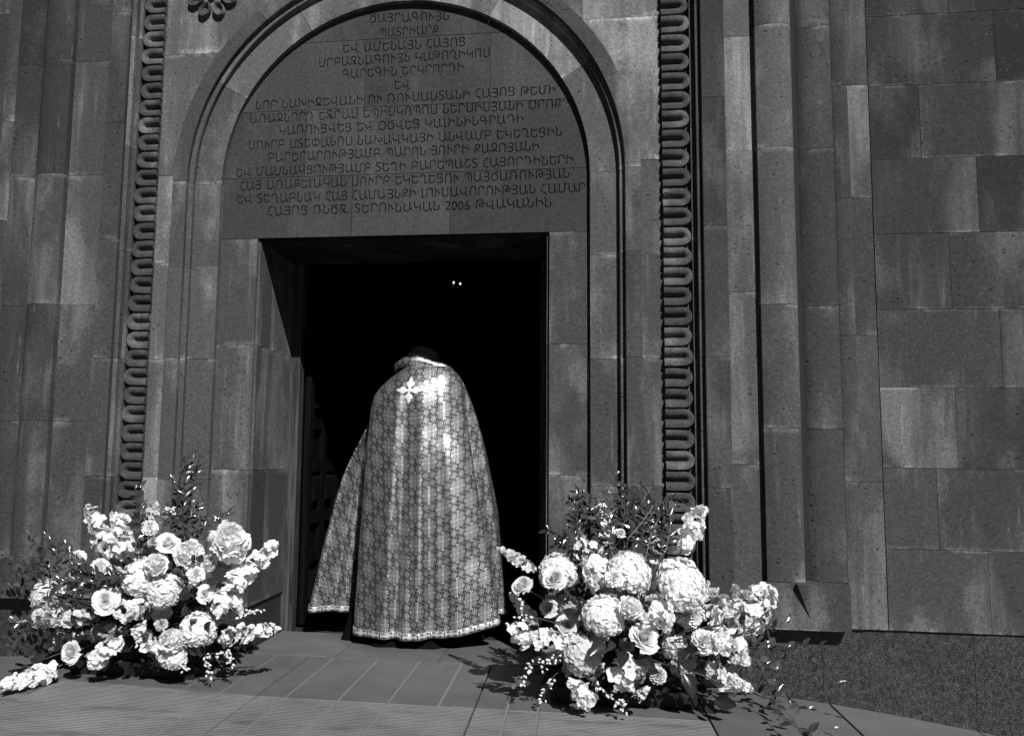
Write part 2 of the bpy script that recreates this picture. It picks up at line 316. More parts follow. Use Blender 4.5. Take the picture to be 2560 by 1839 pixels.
# ---- flower positions, metres
BQ={'R':{'c':(1.15,-0.5),'fl':[('rose',[0.712,-0.677,0.501],0.0475,0.9),('hyd',[0.869,-0.713,0.587],0.0796,0.92),('rose',[0.857,-0.827,0.554],0.053,0.85),('hyd',[1.185,-0.76,0.602],0.0914,1),('carn',[1.103,-0.846,0.571],0.0425,1),('hyd',[1.416,-0.786,0.553],0.1101,1),('hyd',[1.074,-0.858,0.427],0.0861,1),('peony',[1.168,-0.896,0.458],0.0477,1),('rose',[1.226,-0.877,0.342],0.0639,0.85),('rose',[0.913,-0.804,0.357],0.0459,0.85),('hyd',[0.983,-0.844,0.267],0.082,0.8),('carn',[1.471,-0.826,0.315],0.0545,1),('rose',[0.832,-0.696,0.409],0.0396,0.8),('carn',[1.289,-0.801,0.176],0.0371,0.8),('hyd',[1.417,-0.708,0.202],0.0608,0.6),('rose',[1.139,-0.693,0.738],0.0259,0.9),('carn',[1.021,-0.722,0.35],0.0378,0.6),('carn',[1.268,-0.677,0.48],0.0306,0.8)],'sp':[([0.681,-0.742,0.318],[0.892,-0.825,0.287],0.0604,1),([1.004,-0.85,0.059],[0.935,-0.84,0.134],0.0484,1),([1.086,-0.858,0.166],[1.208,-0.877,0.217],0.0639,0.95),([1.148,-0.857,0.23],[1.168,-0.86,0.137],0.0438,0.9),([1.508,-0.811,0.338],[1.625,-0.746,0.234],0.0587,1),([1.538,-0.755,0.376],[1.802,-0.45,0.474],0.0908,1),([1.397,-0.7,0.673],[1.499,-0.542,0.833],0.0571,1),([1.29,-0.695,0.627],[1.316,-0.59,0.787],0.0438,0.8),([1.049,-0.782,0.516],[0.957,-0.669,0.687],0.0645,0.95),([1.081,-0.677,0.648],[1.072,-0.548,0.847],0.0412,0.85),([0.763,-0.658,0.566],[0.603,-0.465,0.624],0.0291,0.85),([1.527,-0.795,0.153],[1.645,-0.738,0.124],0.0332,0.9),([1.226,-0.853,0.463],[1.314,-0.852,0.398],0.0702,0.95),([1.675,-0.601,0.34],[1.77,-0.485,0.352],0.0482,0.8),([1.096,-0.668,0.603],[1.129,-0.609,0.687],0.0358,0.7),([0.949,-0.742,0.195],[0.92,-0.737,0.158],0.0377,0.6),([1.498,-0.724,0.21],[1.571,-0.697,0.159],0.0427,0.7),([1.006,-0.751,0.137],[1.048,-0.755,0.182],0.036,0.7),([1.183,-0.839,0.086],[1.21,-0.838,0.107],0.0249,0.8)],'bd':[([0.792,-0.78,0.217],[0.72,-0.773,0.108]),([0.864,-0.804,0.157],[0.815,-0.809,0.059]),([1.1,-0.838,0.075],[1.14,-0.87,0.045]),([0.761,-0.754,0.38],[0.669,-0.732,0.341]),([1.446,-0.779,0.432],[1.492,-0.789,0.401]),([1.011,-0.832,0.129],[1.086,-0.858,0.092]),([0.892,-0.808,0.235],[0.807,-0.807,0.182])],'vn':[[[0.993,-0.725,0.607],[0.949,-0.667,0.702],[0.935,-0.588,0.83]],[[1.051,-0.72,0.608],[1.039,-0.646,0.761],[0.996,-0.557,0.884]],[[1.109,-0.708,0.652],[1.099,-0.615,0.836],[1.121,-0.491,0.993]],[[1.153,-0.702,0.652],[1.159,-0.618,0.815],[1.172,-0.535,0.917]],[[1.195,-0.713,0.655],[1.201,-0.64,0.795],[1.285,-0.535,0.927]],[[1.237,-0.732,0.615],[1.28,-0.663,0.754],[1.372,-0.561,0.877]],[[1.268,-0.7,0.655],[1.261,-0.631,0.781],[1.252,-0.562,0.874]],[[0.993,-0.726,0.65],[0.935,-0.684,0.688],[0.867,-0.636,0.712]],[[1.095,-0.711,0.68],[1.024,-0.633,0.812],[0.973,-0.565,0.876]],[[1.321,-0.745,0.661],[1.35,-0.684,0.786],[1.319,-0.64,0.871]],[[1.166,-0.733,0.713],[1.219,-0.696,0.769],[1.282,-0.64,0.848]],[[1.554,-0.772,0.339],[1.702,-0.678,0.341],[1.868,-0.5,0.359]],[[1.574,-0.746,0.324],[1.716,-0.651,0.289],[1.87,-0.474,0.242],[2.001,-0.47,0.253]],[[1.644,-0.73,0.285],[1.876,-0.5,0.236],[1.979,-0.5,0.187],[2.024,-0.5,0.124],[2.137,-0.5,0.06]],[[1.617,-0.749,0.253],[1.719,-0.681,0.175],[1.76,-0.636,0.069],[1.768,-0.794,0.045],[1.783,-0.995,0.045],[1.907,-1.006,0.045]],[[1.661,-0.723,0.239],[1.728,-0.67,0.213],[1.814,-0.5,0.132],[1.778,-0.609,0.121]],[[1.76,-0.635,0.064],[1.836,-0.5,0.05],[1.852,-0.717,0.045]],[[1.546,-0.716,0.335],[1.666,-0.624,0.369],[1.842,-0.4,0.349]]],'lf':[([0.935,-0.842,0.409],0.0513),([1.037,-0.909,0.29],0.0576),([1.125,-0.905,0.266],0.0612),([1.22,-0.895,0.248],0.0578),([1.25,-0.854,0.2],0.0438),([1.477,-0.813,0.134],0.0628),([1.547,-0.787,0.071],0.0558),([0.784,-0.767,0.228],0.0486),([1.414,-0.844,0.28],0.044),([1.497,-0.805,0.053],0.0444),([1.407,-0.781,0.137],0.0596),([1.086,-0.891,0.308],0.0434),([1.549,-0.769,0.38],0.0448),([1.184,-0.844,0.392],0.044),([1.378,-0.805,0.242],0.0518)]},'L':{'c':(-1.12,-0.45),'fl':[('peony',[-0.627,-0.635,0.646],0.0936,1),('rose',[-0.931,-0.665,0.641],0.0566,1),('carn',[-1.056,-0.608,0.708],0.0427,1),('peony',[-0.814,-0.706,0.596],0.066,1),('carn',[-0.751,-0.739,0.511],0.0427,1),('carn',[-1.385,-0.671,0.559],0.0406,1),('carn',[-1.222,-0.744,0.533],0.0441,1),('hyd',[-1.03,-0.751,0.496],0.0887,1),('hyd',[-0.893,-0.745,0.449],0.0838,0.85),('peony',[-0.925,-0.793,0.551],0.0519,1),('rose',[-1.155,-0.796,0.386],0.0603,0.95),('rose',[-0.714,-0.716,0.412],0.0401,0.95),('hyd',[-0.731,-0.733,0.278],0.0798,0.95),('hyd',[-1.529,-0.698,0.388],0.0705,0.85),('rose',[-1.334,-0.768,0.141],0.0523,0.9),('peony',[-0.83,-0.786,0.217],0.0562,0.95),('hyd',[-0.843,-0.759,0.158],0.0651,0.95),('carn',[-1.204,-0.651,0.497],0.0364,0.7),('peony',[-0.746,-0.622,0.545],0.0411,0.9),('carn',[-0.918,-0.715,0.274],0.0315,0.8),('carn',[-1.039,-0.652,0.31],0.04,0.6),('carn',[-0.756,-0.741,0.236],0.0427,0.8),('hyd',[-1.279,-0.632,0.208],0.0439,0.45),('carn',[-1.04,-0.606,0.632],0.0295,0.6)],'sp':[([-0.667,-0.711,0.341],[-0.479,-0.496,0.615],0.0636,1),([-0.638,-0.711,0.224],[-0.425,-0.587,0.25],0.0444,1),([-1.191,-0.685,0.59],[-1.412,-0.537,0.773],0.0585,0.95),([-1.145,-0.679,0.576],[-1.245,-0.575,0.74],0.0638,1),([-1.541,-0.705,0.277],[-1.263,-0.75,0.281],0.0568,0.75),([-1.093,-0.773,0.313],[-0.977,-0.763,0.366],0.0622,0.9),([-1.411,-0.756,0.06],[-1.479,-1.0,0.045],0.0504,0.95),([-1.218,-0.777,0.088],[-1.091,-0.779,0.201],0.0507,0.95),([-1.037,-0.736,0.223],[-1.003,-0.732,0.267],0.0356,0.85),([-0.962,-0.773,0.191],[-0.916,-0.769,0.164],0.0325,0.95),([-1.185,-0.616,0.675],[-1.107,-0.643,0.559],0.0438,0.8),([-1.076,-0.549,0.742],[-1.072,-0.541,0.765],0.0329,0.7),([-1.017,-0.547,0.705],[-0.998,-0.507,0.765],0.0302,0.6),([-1.221,-0.676,0.211],[-1.124,-0.678,0.223],0.0362,0.5),([-0.61,-0.647,0.384],[-0.579,-0.641,0.333],0.0336,0.8)],'bd':[([-0.709,-0.713,0.126],[-0.671,-0.722,0.052]),([-0.623,-0.688,0.188],[-0.586,-0.696,0.107]),([-1.01,-0.756,0.2],[-0.939,-0.771,0.177]),([-0.583,-0.667,0.294],[-0.481,-0.633,0.343]),([-0.807,-0.734,0.112],[-0.783,-0.749,0.088]),([-1.017,-0.756,0.185],[-0.994,-0.774,0.218]),([-0.724,-0.717,0.14],[-0.594,-0.698,0.142]),([-0.935,-0.654,0.782],[-0.917,-0.674,0.776])],'vn':[[[-1.268,-0.74,0.535],[-1.384,-0.724,0.544],[-1.574,-0.664,0.6],[-1.789,-0.45,0.647]],[[-1.277,-0.724,0.518],[-1.433,-0.686,0.569],[-1.557,-0.63,0.636]],[[-1.278,-0.747,0.491],[-1.448,-0.721,0.497],[-1.64,-0.666,0.485],[-1.914,-0.45,0.53]],[[-1.29,-0.75,0.462],[-1.458,-0.726,0.453],[-1.632,-0.682,0.412],[-1.909,-0.45,0.346]],[[-1.133,-0.775,0.47],[-1.247,-0.772,0.495],[-1.366,-0.763,0.512]],[[-1.174,-0.784,0.441],[-1.288,-0.78,0.459],[-1.411,-0.772,0.432],[-1.482,-0.769,0.385]],[[-1.233,-0.789,0.426],[-1.315,-0.795,0.402],[-1.406,-0.797,0.356]],[[-1.516,-0.725,0.348],[-1.554,-0.722,0.272],[-1.634,-0.702,0.169],[-1.719,-0.667,0.1]],[[-1.094,-0.682,0.563],[-1.1,-0.637,0.679],[-1.181,-0.539,0.895]],[[-1.078,-0.658,0.621],[-1.104,-0.605,0.737],[-1.15,-0.544,0.841]],[[-0.865,-0.633,0.64],[-0.914,-0.581,0.786],[-0.972,-0.508,0.93],[-0.969,-0.382,1.041]],[[-0.855,-0.64,0.655],[-0.864,-0.596,0.742],[-0.821,-0.537,0.817]],[[-0.89,-0.62,0.683],[-0.946,-0.568,0.815],[-0.958,-0.486,0.945],[-0.965,-0.398,1.025]],[[-0.882,-0.622,0.713],[-0.914,-0.553,0.854],[-0.942,-0.462,0.977]],[[-0.824,-0.653,0.628],[-0.825,-0.622,0.685],[-0.824,-0.592,0.728]],[[-1.15,-0.765,0.396],[-1.22,-0.758,0.436],[-1.336,-0.742,0.481]],[[-1.484,-0.69,0.492],[-1.598,-0.644,0.514],[-1.901,-0.41,0.454]],[[-1.035,-0.786,0.504],[-1.12,-0.801,0.496],[-1.22,-0.815,0.466]],[[-0.903,-0.624,0.653],[-0.946,-0.578,0.739],[-0.989,-0.529,0.813]],[[-1.466,-0.731,0.263],[-1.616,-0.689,0.249],[-1.72,-0.644,0.229]]],'lf':[([-1.223,-0.803,0.274],0.0665),([-0.692,-0.702,0.461],0.0503),([-0.806,-0.736,0.412],0.0427),([-0.696,-0.73,0.158],0.0535),([-0.604,-0.7,0.213],0.0539),([-0.801,-0.722,0.345],0.0429),([-0.753,-0.749,0.566],0.0426),([-0.816,-0.76,0.529],0.0495),([-1.145,-0.727,0.231],0.0428),([-0.754,-0.787,0.301],0.0492),([-0.667,-0.756,0.278],0.0425),([-1.302,-0.765,0.297],0.0495),([-1.544,-0.679,0.08],0.0434),([-1.058,-0.779,0.16],0.0352),([-0.971,-0.779,0.405],0.0352),([-1.284,-0.624,0.612],0.0367),([-0.738,-0.732,0.579],0.0356),([-0.999,-0.652,0.593],0.0437)]}}

# ================================================================ THE CHURCH FRONT
church = tag(empty('church_front', (0, 0, 0)), 'dark tuff church front with an arched, inscribed doorway and a speckled granite base', 'church')
TOP = 4.3; ZS = 2.56; GAP = .0011
def stone(V, F, tone=1.0, mat=None, name='stone', sharp=28, parent=church):
    o = mk(name, V, F, mat or M_stone, parent, sharp=sharp); o['tone'] = tone; return o
def plan_prism(poly, z0, z1):
    n = len(poly)
    V = [(x, y, z0) for x, y in poly] + [(x, y, z1) for x, y in poly]
    F = [(i, (i+1) % n, n+(i+1) % n, n+i) for i in range(n)] + [tuple(range(n-1, -1, -1)), tuple(range(n, 2*n))]
    return V, F
def area(poly): return sum(poly[i][0]*poly[(i+1) % len(poly)][1]-poly[(i+1) % len(poly)][0]*poly[i][1] for i in range(len(poly)))
def tone_r(a=.86, b=1.14): return RND.uniform(a, b)
def strip(prof, zs, back, side=1, tones=None, mat=None, name='stone', jit=0):
    # prof: [(x, y)] front line with growing x; mirrored for side=-1
    c = .0025
    pf = list(prof)
    poly = [(side*x, y) for x, y in pf] + [(side*pf[-1][0], back), (side*pf[0][0], back)]
    if area(poly) < 0: poly = poly[::-1]
    for i in range(len(zs)-1):
        a, b = zs[i]+GAP, zs[i+1]-GAP
        V, F = plan_prism(poly, a, b)
        dy = RND.uniform(-.0012, .0012)
        V = [(x, y+dy, z) for x, y, z in V]
        stone(V, F, (tones[i] if tones else tone_r()), mat, name)
def ring(prof, back, a0, a1, tone, n=14, name='voussoir'):
    # prof: [(r, y)]; arc about (0, ZS) from angle a0 to a1
    P = list(prof) + [(prof[-1][0], back), (prof[0][0], back)]; m = len(P); V = []; F = []
    e = GAP / 1.1
    for k in range(n+1):
        a = (a0+e) + (a1-a0-2*e)*k/n
        for r, y in P: V.append((r*cos(a), y, ZS + r*sin(a)))
    for k in range(n):
        for j in range(m):
            F.append((k*m+j, (k+1)*m+j, (k+1)*m+(j+1) % m, k*m+(j+1) % m))
    F += [tuple(range(m)), tuple(range(n*m+m-1, n*m-1, -1))]
    stone(V, F, tone, name=name)
ZB = .283
JZ = [ZB, .915, 1.566, 2.115, ZS]
R1 = [(1.025, -.034), (1.172, -.034), (1.176, -.037), (1.176, -.066), (1.179, -.069), (1.2025, -.069)]
R2 = [(1.203, -.097), (1.206, -.1), (1.242, -.103), (1.281, -.100), (1.285, -.096)]
for s in (1, -1):
    zj = JZ if s > 0 else [ZB, .911, 1.57, 2.072, ZS]
    strip(R1, zj, .07, s, [.85, .9, 1.05, 1.25] if s > 0 else [1.0, 1.1, 1.3, 1.2]); strip(R2, zj, .07, s, [.8, .85, .9, .95] if s > 0 else [1.0, 1.05, 1.25, 1.0])
def split(prof, cuts):
    for i in range(len(cuts)-1): ring(prof, .07, radians(cuts[i]), radians(cuts[i+1]), tone_r(1.2, 1.7) if prof is R1 else tone_r(.9, 1.2), n=max(5, int((cuts[i+1]-cuts[i])/3.2)))
split(R1, [0, 31, 62, 93, 121, 151, 180]); split(R2, [0, 24, 50, 78, 104, 130, 155, 180])
# door jamb faces, rebate and reveals
for s, zj in ((1, [.232, .967, 1.65, 2.251]), (-1, [.232, .965, 1.653, 2.251])):
    strip([(.812, .0), (1.0245, .0)], zj, .02, s)
    strip([(.798, .021), (.98, .021)], zj, .225, s)
    for i in range(3):
        a, b = zj[i]+GAP, zj[i+1]-GAP
        V, F = plan_prism([(s*.799, .227), (s*.98, .227), (s*.98, .61), (s*.799, .61)][::s], a, b); stone(V, F, tone_r(1.0, 1.5))
V, F = plan_prism([(-.98, .021), (.98, .021), (.98, .61), (-.98, .61)], 2.24, 2.65); stone(V, F, .22, name='lintel')  # low tone paints the soffit's deep shade into the stone
# spandrels above the springing
XB = 1.385
def spandrel(poly, tone):
    y0, y1 = -.0855, .07
    if area(poly) < 0: poly = poly[::-1]
    n = len(poly); V = [(x, y0, z) for x, z in poly] + [(x, y1, z) for x, z in poly]
    F = [(i, i+n, (i+1) % n+n, (i+1) % n) for i in range(n)] + [tuple(range(n)), tuple(range(2*n-1, n-1, -1))]
    stone(V, F, tone)
ro = 1.2862
def ribbon(A_, B_, tone):
    y0, y1 = -.0855, .07; n = len(A_)
    P = list(A_)+list(B_)[::-1]; m = len(P); V = [(x, y0, z) for x, z in P]+[(x, y1, z) for x, z in P]
    F = [(i, i+1, m-2-i, m-1-i) for i in range(n-1)]+[(i, i+m, (i+1) % m+m, (i+1) % m) for i in range(m)]
    o = stone(V, F, tone); bm = bmesh.new(); bm.from_mesh(o.data); bmesh.ops.recalc_face_normals(bm, faces=bm.faces); bm.to_mesh(o.data); bm.free()
for s in (1, -1):
    xb = XB
    for z0, z1 in ((ZB, .92), (.92, 1.563), (1.563, 2.1), (2.1, ZS+.04)):
        strip([(1.2862, -.0855), (xb, -.0855)], [z0, z1], .07, s, [tone_r(1.0, 1.2) if s > 0 else tone_r(1.4, 1.8)])
    zt = 3.385 if s > 0 else 3.31
    za = ZS+.04+GAP*2
    pts = []
    for k in range(13):
        z = za + (zt-GAP-za)*k/12; pts.append((s*sqrt(ro*ro-(z-ZS)**2), z))
    ribbon(pts, [(s*xb, p[1]) for p in pts], tone_r(1.5, 1.8))
    zz = zt+GAP; x_at = sqrt(ro*ro-(zz-ZS)**2); xm = min(.985, x_at)-.0 if s > 0 else 1.0
    if x_at > xm+.003:
        q = [x_at-(x_at-xm-.001)*k/5 for k in range(6)]
        A_ = [(s*x, ZS+sqrt(ro*ro-x*x)) for x in q]
        ribbon(A_, [(s*x, TOP) for x in q], 1.55); spandrel([(s*(x_at+.0005), zz), (s*xb, zz), (s*xb, TOP), (s*(x_at+.0005), TOP)], 1.55)
    else: spandrel([(s*(xm+.001), zz), (s*xb, zz), (s*xb, TOP), (s*(xm+.001), TOP)], 1.45)
    q = [xm-.001-(xm-.002)*k/22 for k in range(23)]
    ribbon([(s*x, ZS+sqrt(ro*ro-x*x)) for x in q], [(s*x, TOP) for x in q], 1.5)
# outer mouldings
TR = dict(b0=1.393, tip=1.531, e1=1.557, e2=1.581, cd=1.698, st=1.840, c1=2.018, cc=2.211, E=2.281, F=2.380)
TL = dict(b0=1.376, tip=1.500, e1=1.524, e2=1.547, cd=1.655, st=1.866, c1=2.050, cc=2.215, E=2.285, F=2.385)
for s, T in ((1, TR), (-1, TL)):
    J1 = [ZB, .92, 1.562, 2.16, 2.75, 3.4, TOP]
    strip([(XB+.0015, -.0855), (T['tip']+.001, -.0855)], [ZB+.05, 1.563, 2.75, TOP], .07, s)
    strip([(T['tip']+.002, -.117), (T['tip']+.004, -.1195), (T['e1']-.001, -.1195)], J1, .05, s)
    strip([(T['e1'], -.155), (T['e1']+.003, -.158), (T['e2']-.001, -.158)], J1, .05, s)
    strip([(T['e2'], -.185), (T['e2']+.003, -.188), (T['cd']-.004, -.190), (T['cd']-.001, -.187)], [ZB, .922, 1.558, 2.216, 2.883, 3.53, TOP], .05, s, [.85, .82, .72, .6, .62, .6] if s > 0 else [.8, .85, .9, .75, .65, .6])
    strip([(T['cd'], -.1745), (T['st']-.001, -.176)], ([ZB, 1.036, 1.881, 2.6, 3.202, TOP] if s > 0 else [ZB, 1.213, 1.851, 2.587, 3.253, TOP]), .05, s, [1.25, 1.0, 1.2, 1.85, 1.5] if s > 0 else [.95, 1.0, 1.1, .9, .75])
    a, b = T['st'], T['c1']; w = b-a
    col = [(a, -.206), (a+.003, -.213), (a+.12*w, -.222), (a+.3*w, -.231), (a+.5*w, -.235), (a+.7*w, -.233), (a+.85*w, -.225), (a+.95*w, -.213), (b-.001, -.200)]
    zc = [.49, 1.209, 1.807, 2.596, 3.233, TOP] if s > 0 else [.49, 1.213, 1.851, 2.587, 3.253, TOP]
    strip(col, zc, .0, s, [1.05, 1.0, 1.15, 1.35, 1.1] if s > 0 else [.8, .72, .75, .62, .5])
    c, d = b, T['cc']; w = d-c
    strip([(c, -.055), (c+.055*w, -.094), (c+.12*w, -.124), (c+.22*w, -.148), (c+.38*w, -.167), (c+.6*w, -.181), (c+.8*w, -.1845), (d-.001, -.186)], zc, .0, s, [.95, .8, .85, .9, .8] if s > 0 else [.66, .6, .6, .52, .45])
    zE = [ZB, .962, 1.658, 2.334, 2.91, TOP]
    strip([(d, -.187), (d+.004, -.1895), (d+.035, -.198), (T['E']-.001, -.196)], zE, .0, s, [1.1, .95, .85, .8, .7] if s > 0 else [.7]*5)
    strip([(T['E'], -.1935), (T['F']-.0015, -.1915)], zE if s > 0 else [ZB, .95, 1.6, 2.2, 2.839, 3.559, TOP], .0, s, [1.1, .95, .85, .9, .75] if s > 0 else [.7, .65, .7, .6, .6, .5])
    # base block of the engaged column, with its carved wedge
    x0, x1 = T['st']-.014, T['cc']-.010
    xm = x0 + (x1-x0)*.50; y = -.255
    mbb = MB(); mbb.box((min(s*x0, s*x1), y, ZB-.004), (max(s*x0, s*x1), 0, .4885))
    xa, xb_, xr = xm-.058, xm+.052, xm-.002
    if s < 0: xa, xb_, xr = -xm-.058, -xm+.052, -xm-.002
    q = [(xa, y, .4875), (xb_, y, .4875), ((xa+xb_)/2+.012, y, .325), (xa+.004, y-.030, .4875), (xb_, y-.004, .4875), (xr, y-.034, .4875)]
    mbb.add(q, [(0, 2, 3), (3, 2, 5), (5, 2, 4), (4, 2, 1), (0, 3, 5, 4, 1)])
    stone(mbb.V, mbb.F, .85, name='column_base')
# ashlar courses
CZ = [ZB, .655, 1.03, 1.409, 1.783, 2.154, 2.526, 2.899, 3.261, 3.64, TOP]
JX = [[2.823, 3.40], [2.617, 3.18], [2.715, 3.33], [2.927, 3.5], [2.722, 3.3], [2.86, 3.45], [2.614, 3.2], [2.971, 3.5], [2.767, 3.3], [2.9, 3.5]]
TN = [[1.05, .85, 1], [.92, .72, 1], [.92, .56, 1], [.72, .58, 1], [.66, .62, 1], [.62, .40, 1], [.46, .60, 1], [.46, .33, 1], [.42, .36, 1], [.5, .4, 1]]  # stones' own tones, with lens darkening towards the corners painted in
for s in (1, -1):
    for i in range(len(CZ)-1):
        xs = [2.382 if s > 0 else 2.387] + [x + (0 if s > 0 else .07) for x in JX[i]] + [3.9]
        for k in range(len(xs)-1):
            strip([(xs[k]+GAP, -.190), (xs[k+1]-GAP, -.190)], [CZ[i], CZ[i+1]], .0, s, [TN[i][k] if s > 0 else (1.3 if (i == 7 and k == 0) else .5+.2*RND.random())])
# backing core so that no joint shows light
mb = MB()
for s in (1, -1):
    for (xa, xb, ya, yb) in ((.96, 1.36, .03, .58), (1.34, 1.6, -.05, .55), (1.55, 2.2, -.1, .5), (2.0, 3.95, -.14, .5)):
        mb.box((min(s*xa, s*xb), ya, ZB-.05), (max(s*xa, s*xb), yb, TOP-.02))
mb.box((-1.3, .05, 2.7), (1.3, .5, TOP-.03))
mb.build('wall_core', M_dark, church)
# granite plinth
for s in (1, -1):
    T = TR if s > 0 else TL
    top_in = .231
    pl = [(.812, .61), (.812, .022), (1.03, .022), (1.03, -.012), (1.195, -.012), (1.195, -.075), (T['e1']+.01, -.078), (T['e1']+.01, -.16)]
    poly = [(s*x, y) for x, y in pl] + [(s*(T['e1']+.01), .61)]
    if area(poly) < 0: poly = poly[::-1]
    V, F = plan_prism([p for p in poly if True], -.6, top_in)
    o = stone(V, F, 1, M_granite, 'granite_plinth', 25)
    xs = [T['e1']+.012, T['st']+.25, 2.75, 3.9]
    for k in range(3):
        V, F = plan_prism([(s*(xs[k]+GAP), -.178), (s*(xs[k+1]-GAP), -.178), (s*(xs[k+1]-GAP), .3), (s*(xs[k]+GAP), .3)][::s], -.6, ZB-.003)
        stone(V, F, 1, M_granite, 'granite_plinth', 25)
    strip([(1.027, .005), (1.2, -.02), (1.2, -.08), (T['e1']+.005, -.095)], [top_in, ZB], .2, s)

# ---------------------------------------------------------------- inscribed tympanum
LINES = [('ԾԱՅՐԱԳՈՒՅՆ', -.203, .249, 3.508, 3.495), ('ՊԱՏՐԻԱՐՔ', -.143, .19, 3.419, 3.419), ('ԵՎ ԱՄԵՆԱՅՆ ՀԱՅՈՑ', -.352, .344, 3.338, 3.34),
 ('ՍՐԲԱԶՆԱԳՈՒՅՆ ԿԱԹՈՂԻԿՈՍ', -.49, .48, 3.26, 3.27), ('ԳԱՐԵԳԻՆ ԵՐԿՐՈՐԴԻ', -.352, .339, 3.187, 3.192), ('ԵՎ', -.049, .037, 3.111, 3.107),
 ('ՆՈՐ ՆԱԽԻՋԵՎԱՆԻ ՈՒ ՌՈՒՍԱՍՏԱՆԻ ՀԱՅՈՑ ԹԵՄԻ', -.856, .842, 3.025, 3.041), ('ԱՌԱՋՆՈՐԴ ԵԶՐԱՍ ԵՊԻՍԿՈՊՈՍ ՆԵՐՍԻՍՅԱՆԻ ՕՐՈՔ', -.884, .87, 2.946, 2.962),
 ('ԿԱՌՈՒՑՎԵՑ ԵՎ ՕԾՎԵՑ ԿԱԼԻՆԻՆԳՐԱԴԻ', -.71, .67, 2.871, 2.883), ('ՍՈՒՐԲ ՍՏԵՓԱՆՈՍ ՆԱԽԱՎԿԱՅԻ ԱՆՎԱՄԲ ԵԿԵՂԵՑԻՆ', -.887, .875, 2.79, 2.803),
 ('ԲԱՐԵՐԱՐՈՒԹՅԱՄԲ ՊԱՐՈՆ ՅՈՒՐԻ ՔԱՋՈՅԱՆԻ', -.77, .755, 2.716, 2.726), ('ԵՎ ՄԱՍՆԱԿՑՈՒԹՅԱՄԲ ՏԵՂԻ ԲԱՐԵՊԱՇՏ ՀԱՅՈՐԴԻՆԵՐԻ', -.954, .937, 2.634, 2.646),
 ('ՀԱՅ ԱՌԱՔԵԼԱԿԱՆ ՍՈՒՐԲ ԵԿԵՂԵՑՈՒ ՊԱՅԾԱՌՈՒԹՅԱՆ', -.929, .916, 2.556, 2.568), ('ԵՎ ՏԵՂԱԲՆԱԿ ՀԱՅ ՀԱՄԱՅՆՔԻ ԼՈՒՍԱՎՈՐՈՒԹՅԱՆ ՀԱՄԱՐ', -.942, 1.0, 2.478, 2.49),
 ('ՀԱՅՈՑ ՌՆԾԶ. ՏԵՐՈՒՆԱԿԱՆ 2006 ԹՎԱԿԱՆԻՆ', -.763, .82, 2.404, 2.412)]
def glyph_loops():
    loops = []
    HL = .057
    for txt, xa, xb, za, zb in LINES:
        words = txt.split(' ')
        c = bpy.data.curves.new('t', 'FONT'); c.body = txt; c.size = 1; c.space_word = 1.25; c.offset = .036
        o = bpy.data.objects.new('t', c); S.collection.objects.link(o)
        bpy.context.view_layer.objects.active = o
        for q in bpy.context.selected_objects: q.select_set(False)
        o.select_set(True); bpy.ops.object.convert(target='CURVE')
        P = []
        for sp in o.data.splines:
            pts = []
            bp = sp.bezier_points; n = len(bp)
            if n:
                for i in range(n):
                    p0, p1 = bp[i], bp[(i+1) % n]
                    straight = (p0.handle_right-p0.co).length < 1e-5 and (p1.handle_left-p1.co).length < 1e-5
                    m = 1 if straight else 3
                    for j in range(m):
                        t = j/m; u = 1-t
                        v = p0.co*u**3 + p0.handle_right*3*u*u*t + p1.handle_left*3*u*t*t + p1.co*t**3
                        pts.append((v.x, v.y))
            else: pts = [(q.co.x, q.co.y) for q in sp.points]
            P.append(pts)
        bpy.data.objects.remove(o); bpy.data.curves.remove(c)
        x0 = min(p[0] for l in P for p in l); x1 = max(p[0] for l in P for p in l)
        sx = (xb-xa)/(x1-x0); sz = HL/.77
        for l in P:
            out = []
            for x, y in l:
                X = xa + (x-x0)*sx; t = (X-xa)/(xb-xa)
                wob = .0012*sin(X*37+za*91)
                out.append((X, za+(zb-za)*t + (y-.33)*sz + wob))
            # drop doubled points
            q = [out[0]]
            for p in out[1:]:
                if hypot(p[0]-q[-1][0], p[1]-q[-1][1]) > 2e-4: q.append(p)
            if hypot(q[0][0]-q[-1][0], q[0][1]-q[-1][1]) < 2e-4: q.pop()
            if len(q) > 2: loops.append(q)
    return loops
from mathutils.geometry import delaunay_2d_cdt
